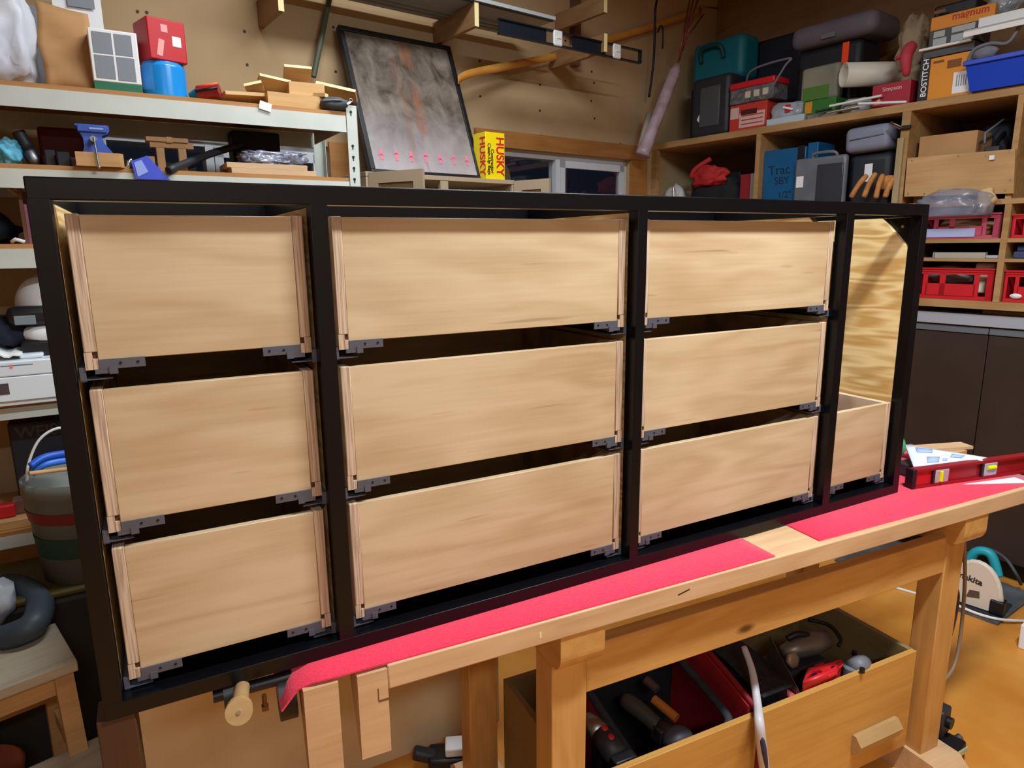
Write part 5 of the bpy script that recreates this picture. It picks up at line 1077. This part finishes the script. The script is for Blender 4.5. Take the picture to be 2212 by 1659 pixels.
t = thing('copper_rods', 'bundle of dull copper rods above the wrapped roll', 'rods', ROOM, pb)
for (a, b_) in (((1462, 150), (1490, 0)), ((1468, 130), (1500, -10)), ((1475, 110), (1512, -20)), ((1485, 60), (1508, 0)), ((1512, 14), (1552, 18)), ((1470, 120), (1482, 40)), ((1478, 90), (1520, 30))):
    part(MB().tube([ROOM.y(*a, 1.80), ROOM.y(*b_, 1.78)], .0055, 6), 'rod', cu, t)

# ================= on the bench =================
a = BEN.z(1969, 1057, BT+.004); b_ = BEN.z(2212, 1022, BT+.004); ang = math.atan2(b_.y-a.y, b_.x-a.x)
t = thing('red_level', 'red box level with two vials lying on the bench right of the cabinet', 'level', BEN, (a.x, a.y, BT+.0035), rz=ang)
lr = mat('dark_red_metal', '#9a1420', .35, .2); LH = .054; LW = .024; LL = .61
part(MB().box(.012, LL, 0, LW, 0, .007).box(.012, LL, 0, LW, LH-.007, LH).box(.012, LL, .007, .017, .007, LH-.007), 'beam', lr, t, local=True)
part(MB().box(0, .014, -.001, LW+.001, -.0005, LH+.001, b=.002), 'end_cap', mat('black_cap', '#1b1318', .5), t, local=True)
part(MB().box(.014, .072, .0055, .0068, .008, LH-.008), 'red_panel', mat('bright_red_panel', '#b8161f', .35), t, local=True)
for x, hor in ((.105, False), (.285, True)):
    v_ = part(MB().box(x-.026, x+.026, -.001, LW+.001, .006, LH-.006, b=.005), 'vial_block', mat('clear_vial_block', '#c9b4c8', .2, trans=.3), t, local=True)
    part(MB().box(x-.034, x-.026, -.0005, LW, .007, LH-.007), 'block_edge', mat('black_cap', '#1b1318', .5), t, local=True)
    yl = mat('lime_vial', '#d8e800', .3)
    part(MB().cyl((x-.006, -.002, .014), (x-.006, -.002, LH-.012), .0055) if not hor else MB().cyl((x-.016, -.002, LH*.62), (x+.014, -.002, LH*.62), .0055), 'vial', yl, v_, local=True)
part(MB().cyl((.255, LW/2, LH), (.255, LW/2, LH+.001), .007, n=12), 'top_window', white, t, local=True)
# paper packet, stick, green cap behind the level
c = [BEN.z(*q, zq) for q, zq in (((1955, 962), .955), ((2132, 990), .935), ((1973, 1010), .925), ((2092, 1002), .925))]
t = thing('paper_packet', 'white paper sheet with pale blue print propped behind the red level', 'paper', BEN, (c[0].x-.06, c[0].y-.08, BT+.0035))
def bil(u, v): return c[0].lerp(c[1], u).lerp(c[2].lerp(c[3], u), v)+Vector((0, 0, .006*math.sin(3.1*u)*math.sin(3.1*v)))
part(MB().sheet(8, 6, bil, .003), 'sheet', mat('cool_white_paper', '#d9eaf6', .6), t)
for (u0_, u1_, v0_, v1_) in ((.12, .34, .12, .38), (.25, .45, .62, .9), (.6, .78, .3, .6), (.5, .58, .7, .85)):
    part(MB().sheet(3, 3, lambda u, v: bil(u0_+(u1_-u0_)*u, v0_+(v1_-v0_)*v)+Vector((0, 0, .0045)), .0005), 'print_patch', mat('periwinkle_print', '#9fb6e2', .6), t)
part(MB().box(c[2].x+.03, c[0].x+.01, c[2].y+.015, c[0].y-.01, BT+.0035, BT+.04, b=.004), 'pad_under', dgreyp, t)
p = BEN.z(2103, 964, .915); pl_ = BEN.z(1950, 968, .925)
solo(MB().box(-.22, 0, 0, .05, 0, .009), 'pale_strip', bd, 'pale planed slat lying behind the paper sheet', 'slat', BEN, (p.x, p.y, .906), rz=math.atan2(p.y-pl_.y, p.x-pl_.x), local=True)
solo(MB().box(p.x-.10, p.x-.03, p.y+.0, p.y+.04, BT+.0001, .9055), 'wood_block', offc, 'small wooden block under the pale planed slat', 'block', BEN, (p.x-.06, p.y+.02, BT))
p = BEN.z(1954, 955, .935); solo(MB().blob((p.x, p.y+.02, .915), (.022, .022, .035), 0, 0, 3), 'green_dome', mat('mint_green', '#3fae7a', .4), 'green rounded cap peeking out behind the cabinet corner', 'cap', BEN, (p.x, p.y+.02, BT))
a = BEN.z(2085, 1044, BT+.004)
solo(MB().prism([(q.x, q.y) for q in (BEN.z(2080, 1046, BT+.004), BEN.z(2192, 1031, BT+.004), BEN.z(2225, 1043, BT+.004))], 'z', BT+.0033, BT+.0042), 'paper_scrap', mat('cool_white_paper', '#d9eaf6', .6), 'white paper scrap lying in front of the red level', 'paper', BEN, (a.x, a.y, BT+.003))

# ================= tool box under the bench (frame BEN) =================
bx0, bx1, by0, by1, bz0, bz1 = .83, 1.942, .083, .58, .095, .405
by1 = .49
t = thing('tool_box', 'long open pine tool box under the workbench', 'tool box', BEN, ((bx0+bx1)/2, (by0+by1)/2, bz0))
pth = .016; lx = bz1
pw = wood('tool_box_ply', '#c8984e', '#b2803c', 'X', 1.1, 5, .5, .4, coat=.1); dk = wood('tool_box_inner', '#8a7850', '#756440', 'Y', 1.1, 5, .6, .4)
part(MB().box(bx0, bx1, by0, by0+pth, bz0, bz1, b=.0015), 'front_board', pw, t)
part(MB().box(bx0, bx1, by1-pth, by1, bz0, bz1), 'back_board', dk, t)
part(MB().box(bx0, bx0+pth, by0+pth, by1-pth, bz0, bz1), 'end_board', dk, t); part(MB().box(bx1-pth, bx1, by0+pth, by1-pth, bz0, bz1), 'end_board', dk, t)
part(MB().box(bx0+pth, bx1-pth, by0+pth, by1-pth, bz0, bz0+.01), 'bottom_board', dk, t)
h0 = BEN.y(1880, 1585, by0); h1 = BEN.y(1970, 1545, by0)
hw_ = wood('handle_beech', '#b8976a', '#a38252', 'X', 1.2, 5, .55, .3)
part(MB().prism([(by0-.03, (h0.z+h1.z)/2+.004), (by0-.012, (h0.z+h1.z)/2+.026), (by0-.0005, (h0.z+h1.z)/2+.026), (by0-.0005, (h0.z+h1.z)/2-.026), (by0-.02, (h0.z+h1.z)/2-.026)], 'x', 1.70, 1.875), 'handle', hw_, t)
for hx in (1.725, 1.85): part(MB().cyl((hx, by0-.0245, (h0.z+h1.z)/2-.002), (hx, by0-.0262, (h0.z+h1.z)/2-.002), .004, n=8), 'handle_screw', mat('dark_screw', '#2a1c10', .6), t)
zin = bz0+.0105
# red tool bag (open)
rbag = mat('red_canvas', '#9c1220', .8, c2='#8a0f1b', ns=20)
t = thing('open_tool_bag', 'open red and black tool bag inside the pine tool box', 'tool bag', BEN, (1.1, .28, zin))
def slab(pts, th, m_, nm, n=(0, 0, 1)):
    n = Vector(n)*th; k = len(pts); vs = [Vector(p) for p in pts]+[Vector(p)-n for p in pts]
    return part(MB().add(vs, [list(range(k)), list(range(k, 2*k))[::-1]]+[(i, k+i, k+(i+1) % k, (i+1) % k) for i in range(k)]), nm, m_, t)
A0 = BEN.z(1530, 1395, .47); A1 = BEN.y(1650, 1560, .075)
# divider flap: tall red panel running front to back, folding over the front board
yb_, yf_ = .40, .103
xd = 1.335
slab([(xd, yb_, zin), (xd, yf_, zin), (xd, yf_, .42), (xd+.01, yb_, .50)], .012, rbag, 'red_divider', (1, 0, 0))
part(MB().tube(bez([(xd+.008, yb_, .50), (xd+.004, .25, .465), (xd, yf_, .425), (xd-.002, by0-.012, .405), (xd-.004, by0-.016, .30), (xd-.005, by0-.014, .14)], 6), .008, 8), 'piping', mat('dark_red_piping', '#7a0e18', .6), t)
slab([(1.03, yb_, zin), (1.03, .115, zin), (1.03, .115, .32), (1.03, yb_, .38)], .01, rbag, 'red_side', (1, 0, 0))
slab([(1.03, .112, zin), (1.325, .112, zin), (1.325, .112, .365), (1.03, .112, .325)], .01, rbag, 'red_front', (0, 1, 0))
part(MB().tube(bez([(1.03, yb_, .385), (1.025, .25, .355), (1.03, .115, .33), (1.08, .108, .335), (1.15, .104, .355), (1.22, .104, .335), (1.26, .106, .38), (1.28, .15, .40), (1.29, yb_, .44)], 6), .011, 8), 'black_rim', mat('black_webbing', '#1f2428', .8, c2='#2e3438', ns=40), t)
slab([(1.03, yb_, zin), (1.325, yb_, zin), (1.325, yb_, .46), (1.03, yb_, .40)], .008, mat('black_nylon', '#17181d', .85), 'bag_back', (0, -1, 0))
part(MB().box(1.035, 1.315, .125, yb_, zin, zin+.05), 'bag_floor', mat('black_nylon', '#17181d', .85), t)
# tools in the bag
t = thing('grey_grinder', 'black handled grinder with a rounded grey head in the red tool bag', 'grinder', BEN, (1.08, .25, zin+.05))
q0, q1 = BEN.z(1345, 1508, .37), BEN.z(1425, 1572, .345)
part(MB().tube(bez([q0, q0.lerp(q1, .5)+Vector((0, 0, .004)), q1], 5), .02, 12, radii=[.012, .02, .022, .023, .023, .022, .022, .021, .021, .02, .018]), 'handle', mat('dark_olive_grip', '#3a3a34', .6), t)
part(MB().box(q1.x-.02, q1.x+.03, q1.y-.03, q1.y+.012, q1.z-.03, q1.z+.014, b=.004), 'gear_case', dgreyp, t)
q2 = BEN.z(1465, 1595, .345)
part(MB().blob((q2.x, q2.y, q2.z-.005), (.042, .034, .034), .0, 0, 3), 'head', mat('slate_grey_plastic', '#4a4e58', .45), t)
part(MB().tube([q1, q2], .024, 10), 'neck', mat('dark_case2', '#2a2624', .6), t)
a, b_ = BEN.z(1412, 1510, .39), BEN.z(1462, 1552, .375)
solo(MB().cyl(a, b_, .012), 'orange_chisel', mat('orange_brown_handle', '#b06a2c', .5), 'orange brown wooden tool handle beside the grinder', 'tool', BEN, a)
a, b_ = BEN.z(1395, 1468, .40), BEN.z(1420, 1490, .39)
solo(MB().cyl(a, b_, .012), 'dark_file', mat('dull_brown_handle', '#4a3a34', .6), 'dull brown tool handle above the orange one', 'tool', BEN, a)
# drill at the left of the box
p = BEN.z(1290, 1590, .33)
t = thing('impact_driver', 'red and black cordless impact driver at the left end of the tool box', 'driver', BEN, (.93, .2, zin))
q0, q1, q2 = BEN.z(1268, 1552, .40), BEN.z(1300, 1588, .395), BEN.z(1335, 1635, .385)
part(MB().tube([q0, q0.lerp(q1, .5), q1], .03, 12, radii=[.018, .026, .028]), 'nose', steel, t)
part(MB().tube([q1, q1.lerp(q2, .5), q2], .03, 12, radii=[.03, .031, .027]), 'motor_housing', dgreyp, t)
dv = (q2-q1).normalized(); sdv = dv.cross(Vector((0, 0, 1))).normalized()
for k in (.15, .55): c_ = q1.lerp(q2, k); part(MB().blob((c_.x, c_.y, c_.z+.022), (.012, .012, .011), 0, 0, 2), 'red_panel', redp, t)
e = q2; part(MB().box(e.x-.028, e.x+.03, e.y-.034, e.y-.006, e.z-.03, e.z+.018, b=.004), 'battery', plastic_black, t)
part(MB().box(e.x-.022, e.x+.026, e.y-.0355, e.y-.034, e.z-.024, e.z+.006), 'battery_label', mat('orange_label', '#c84a1c', .5), t)
text('M', .022, paper, t, (e.x-.004, e.y-.036, e.z-.018), (1, 0, 0), (0, 0, 1), bold=.001)
part(MB().box(q1.x-.02, q1.x+.02, q1.y-.02, q1.y+.02, zin+.001, q1.z-.02, b=.008), 'grip', plastic_black, t)
# white brush handle hanging over the front
q = [BEN.z(1607, 1398, .50), BEN.z(1625, 1450, .47), BEN.z(1636, 1520, .43), BEN.y(1640, 1560, .045), BEN.y(1645, 1610, .040), BEN.y(1655, 1690, .040)]
t = thing('hand_brush', 'white handled brush with a navy grip inlay leaning over the tool box front', 'brush', BEN, (q[3].x, .06, zin))
pts = bez(q, 5); part(MB().tube(pts, .012, 10, radii=[.008+.005*min(1, i/len(pts)*1.4) for i in range(len(pts))]), 'handle', mat('grey_white_handle', '#c3c0c6', .4), t)
g = [q[3]+Vector((-.004, -.010, -.02)), q[4]+Vector((-.004, -.011, 0)), q[4].lerp(q[5], .6)+Vector((-.002, -.011, 0))]
part(MB().tube(bez(g, 5), .006, 8, radii=[.002, .005, .006, .0065, .0068, .0068, .0065, .006, .005, .004, .002]), 'grip_inlay', mat('navy_rubber', '#2a3450', .6), t)
# black bristles behind
a = BEN.z(1655, 1400, .47); b_ = BEN.z(1690, 1520, .41)
solo(MB().prism([(1.40, .14), (1.50, .14), (1.48, .40), (1.40, .40)], 'z', zin+.02, .405).sheet(8, 4, lambda u, v: (1.40+.105*v, .40-.27*u-.012*math.sin(u*3), .43-.03*u*u+.003*math.sin(u*40)), .004), 'black_brush_pad', mat('black_bristle', '#14161c', .6, c2='#20262e', ns=50, bump=.4), 'black bristle pad next to the white handled brush', 'brush', BEN, (1.45, .27, zin))
solo(MB().box(1.505, 1.525, .12, .20, zin, .37, b=.006), 'pink_clip', mat('salmon_plastic', '#d8606a', .5), 'pink plastic clip beside the black bristle pad', 'clip', BEN, (1.51, .16, zin))
# saw blade
a, b_ = BEN.z(1663, 1372, .47), BEN.y(1737, 1512, .106)
t = thing('hand_saw', 'thin grey saw blade standing on edge in the tool box', 'saw', BEN, (b_.x, b_.y+.1, zin))
d = Vector((a.x-b_.x, a.y-b_.y, 0)); nn = Vector((-d.y, d.x, 0)).normalized()*.0012
part(MB().add([b_, a, (a.x, a.y, zin+.02), (b_.x, b_.y, zin+.02), b_+nn, a+nn, Vector((a.x, a.y, zin+.02))+nn, Vector((b_.x, b_.y, zin+.02))+nn], [(0, 1, 2, 3), (7, 6, 5, 4), (0, 4, 5, 1), (1, 5, 6, 2), (2, 6, 7, 3), (3, 7, 4, 0)]), 'blade', mat('warm_steel', '#8d8078', .35, .8), t)
# grey router / jigsaw with cord
q0, q1 = BEN.z(1690, 1410, .42), BEN.z(1785, 1380, .43)
t = thing('grey_jigsaw', 'grey metal jigsaw with a black cord at the back of the tool box', 'jigsaw', BEN, (q0.x, q0.y, zin))
part(MB().tube([q0, q0.lerp(q1, .3), q0.lerp(q1, .7), q1], .03, 12, radii=[.018, .028, .034, .026]), 'body', mat('dull_grey_metal', '#7a746e', .4, .5), t)
a, b_ = BEN.z(1700, 1380, .45), BEN.z(1745, 1372, .455); part(MB().tube(bez([a, a.lerp(b_, .5)+Vector((0, 0, .01)), b_], 5), .009, 8), 'black_handle', plastic_black, t)
c_ = BEN.z(1708, 1425, .41); part(MB().lathe([(.002, 0), (.022, 0), (.022, .012), (.012, .014), (.002, .014)], (0, 0, 0), 6, Matrix.Translation(c_) @ Matrix.Rotation(1.2, 4, 'X')), 'hex_base', mat('pale_tan_metal', '#a88f76', .5, .3), t)
part(MB().box(q0.x-.03, q1.x-.02, q0.y-.05, q0.y+.05, zin, q0.z-.03, b=.01), 'shoe', dgreyp, t)
part(MB().tube(bez([BEN.z(1745, 1338, .46), BEN.z(1790, 1350, .46), BEN.z(1815, 1378, .45), BEN.z(1812, 1395, .44)], 6), .006, 8), 'cord', plastic_black, t)
# red charger cradle and grey socket
p = BEN.z(1790, 1475, .40)
t = thing('red_charger', 'bright red plastic cradle with a black label resting on the tool box edge', 'charger', BEN, (p.x, .13, zin))
q = [BEN.z(*k_, .425) for k_ in ((1750, 1450), (1818, 1432), (1842, 1478), (1828, 1492), (1768, 1500))]
part(MB().prism([(k_.x, max(k_.y, .102)) for k_ in q], 'z', .30, .42), 'body', redp, t)
rim = [Vector((k_.x, max(k_.y, .102), .425)) for k_ in q]; part(MB().tube(rim, .009, 8, closed=True), 'rim', redp, t)
cc = sum(rim, Vector())/5
part(MB().box(cc.x-.045, cc.x-.012, cc.y-.018, cc.y+.018, .4205, .4215, M=Rt(cc, 'Z', -.2)), 'label', plastic_black, t)
part(MB().box(cc.x+.0, cc.x+.035, cc.y-.02, cc.y+.03, .4205, .430, b=.003), 'ramp', redp, t)
part(MB().box(cc.x-.04, cc.x+.04, cc.y-.02, cc.y+.05, zin, .2995, b=.01), 'foot', mat('dark_red_plastic', '#7a1018', .5), t)
a, b_ = BEN.z(1845, 1445, .40), BEN.z(1868, 1430, .40)
t = thing('hose_coupling', 'grey plastic hose coupling with black knobs right of the red cradle', 'coupling', BEN, (a.x, a.y, zin))
part(MB().tube([a, a.lerp(b_, .6), b_], .024, 14, radii=[.026, .026, .02]), 'body', greyp, t)
part(MB().cyl((a.x, a.y+.01, zin), (a.x, a.y+.01, a.z), .02), 'stem', greyp, t)
for (px, py) in ((1845, 1415), (1862, 1452)): k_ = BEN.z(px, py, .41); part(MB().cyl(k_, k_+Vector((0, 0, .012)), .007), 'knob', plastic_black, t)

# ================= floor on the right =================
# circular saw on a mat
def fl(px, py, z=0.): return ROOM.z(px, py, z)
mt = mat('grey_rubber_mat', '#4a4f55', .8, c2='#5c6166', ns=15)
m0 = [fl(1985, 1290), fl(2155, 1352), fl(2235, 1290), fl(2060, 1222)]
solo(MB().prism([(k.x, k.y) for k in m0], 'z', .0005, .012), 'rubber_mat', mt, 'grey rubber mat under the circular saw', 'mat', ROOM, (m0[1].x, m0[1].y, 0), group='floor mats')
m1 = [CAB.z(1803, 1213, 0), CAB.z(1850, 1225, 0), CAB.z(2010, 1160, 0), CAB.z(1900, 1140, 0)]
solo(MB().prism([(k.x, k.y) for k in m1], 'z', .0005, .012), 'rubber_mat', mt, 'grey slab on the floor seen under the bench top', 'mat', CAB, (m1[0].x, m1[0].y, 0), group='floor mats')
pg = fl(2155, 1330, .012); pg0 = fl(2050, 1295, .012)
dr = Vector((pg.x-pg0.x, pg.y-pg0.y, 0)); LNG = dr.length; dr.normalize(); ang = math.atan2(dr.y, dr.x)
SAW = Fr(0, 0, 0)
t = thing('circular_saw', 'cream and teal circular saw standing on the rubber mat', 'circular saw', ROOM, (pg0.x, pg0.y, .0125), rz=ang)
cg = mat('cream_enamel', '#d8cdbd', .4)
prof = [(-.02, .012), (LNG, .012), (LNG+.005, .05)]+[(LNG*.5+LNG*.5*math.cos(a_)*1.0, .05+.155*math.sin(a_)) for a_ in [k*math.pi/14 for k in range(1, 14)]]+[(-.02, .05)]
part(MB().prism(prof, 'y', -.012, .012), 'blade_guard', cg, t, local=True)
part(MB().tube([(u, 0, z_) for u, z_ in prof[2:-1]], .0135, 8), 'guard_rim', cg, t, local=True)
part(MB().box(-.06, LNG+.02, -.03, .14, .0, .006), 'base_plate', dgreyp, t, local=True)
part(MB().box(LNG-.03, LNG+.02, -.022, .03, .008, .07, b=.006), 'front_block', plastic_black, t, local=True)
part(MB().box(LNG*.2, LNG*.75, .02, .15, .04, .13, b=.03), 'motor', plastic_black, t, local=True)
part(MB().tube(bez([(LNG*.2, .05, .15), (LNG*.35, .05, .23), (LNG*.65, .05, .235), (LNG*.85, .05, .15)], 6), .019, 10), 'handle', mat('bright_teal', '#1f9db0', .45), t, local=True)
part(MB().prism([(LNG*.35, .045), (LNG*.62, .055), (LNG*.6, .085), (LNG*.4, .08)], 'y', -.0135, -.012), 'guard_slot', mat('slot_brown', '#5a4a3c', .6), t, local=True)
OFF[t.name] = Vector()
text('makita', .036, mat('dark_ink2', '#2a2622', .6), t, (LNG*.10, -.0132, .125), (1, 0, -.12), (.12, 0, 1), bold=.0008)
part(MB().box(LNG*.55, LNG*.95, .03, .12, .006, .045, b=.01), 'dust_heap', mat('sawdust', '#b8a888', .9), t, local=True)
cg2 = mat('grey_cable', '#4d565c', .6)
solo(MB().tube(bez([fl(2090, 1195, .20), fl(2130, 1185, .2), fl(2170, 1205, .16), fl(2195, 1240, .1), fl(2205, 1262, .03)], 7), .007, 8), 'power_cable', cg2, 'thick grey cord arching from the circular saw', 'cord', ROOM, fl(2130, 1185, .2))
solo(MB().tube(bez([fl(1930, 1268, .006), fl(2000, 1288, .006), fl(2060, 1305, .02), fl(2110, 1325, .02), fl(2160, 1338, .02), fl(2225, 1342, .006)], 7), .006, 8), 'white_cable', white, 'white cord running along the front of the rubber mat', 'cord', ROOM, fl(2000, 1288, 0))
solo(MB().tube(bez([CAB.z(1735, 1222, .006), CAB.z(1760, 1224, .02), CAB.z(1800, 1240, .006), CAB.z(1830, 1262, .006)], 7), .006, 8), 'white_cable', white, 'white cord on the floor seen between the bench rail and top', 'cord', CAB, CAB.z(1760, 1224, 0))
p = fl(2206, 1400, 0); solo(MB().box(p.x-.01, p.x+.3, p.y-.3, p.y+.01, 0, .10, b=.004), 'white_carton', paper, 'white box corner on the floor at the right edge', 'box', ROOM, (p.x+.1, p.y-.1, 0))
# cables behind the right bench leg with plug block
q = [BEN.y(2083, 1165, .16), BEN.y(2084, 1260, .16), BEN.y(2075, 1370, .15), BEN.y(2060, 1440, .14), BEN.y(2030, 1480, .12)]
solo(MB().tube(bez(q, 8), .0055, 8), 'bench_cable', mat('taupe_cable', '#8a7460', .6), 'taupe cord hanging down behind the right bench leg', 'cord', BEN, q[-1])
q = [BEN.y(2064, 1265, .15), BEN.y(2070, 1290, .15), BEN.y(2060, 1350, .14), BEN.y(2035, 1440, .13), BEN.y(2026, 1540, .12)]
solo(MB().tube(bez(q, 8), .0045, 8), 'bench_cable', mat('dark_brown_cable', '#4a3426', .6), 'dark brown cord hanging beside the taupe one', 'cord', BEN, q[-1])
p = fl(2040, 1625, .03)
t = thing('motor_unit', 'small black motor unit with metal parts on the floor by the right bench leg', 'tool', ROOM, (p.x, p.y, 0))
a = fl(2035, 1600, .05); sz_ = .05
part(MB().box(p.x-.05, p.x+.05, p.y-.04, p.y+.05, 0.0, .07, b=.008), 'body', plastic_black, t)
part(MB().box(p.x-.01, p.x+.05, p.y+.01, p.y+.05, .07, .16, b=.006), 'upper_block', dgreyp, t)
part(MB().cyl((p.x+.02, p.y+.008, .12), (p.x+.02, p.y-.004, .12), .018), 'wheel', plastic_black, t)
part(MB().box(p.x-.055, p.x+.045, p.y-.046, p.y-.041, .05, .066, M=Rt((p.x, p.y, .058), 'Y', .25)), 'metal_strip', mat('pale_green_metal', '#c3cda8', .4, .3), t)
part(MB().cyl((p.x+.05, p.y, .04), (p.x+.085, p.y-.01, .045), .012), 'fitting', steel, t)
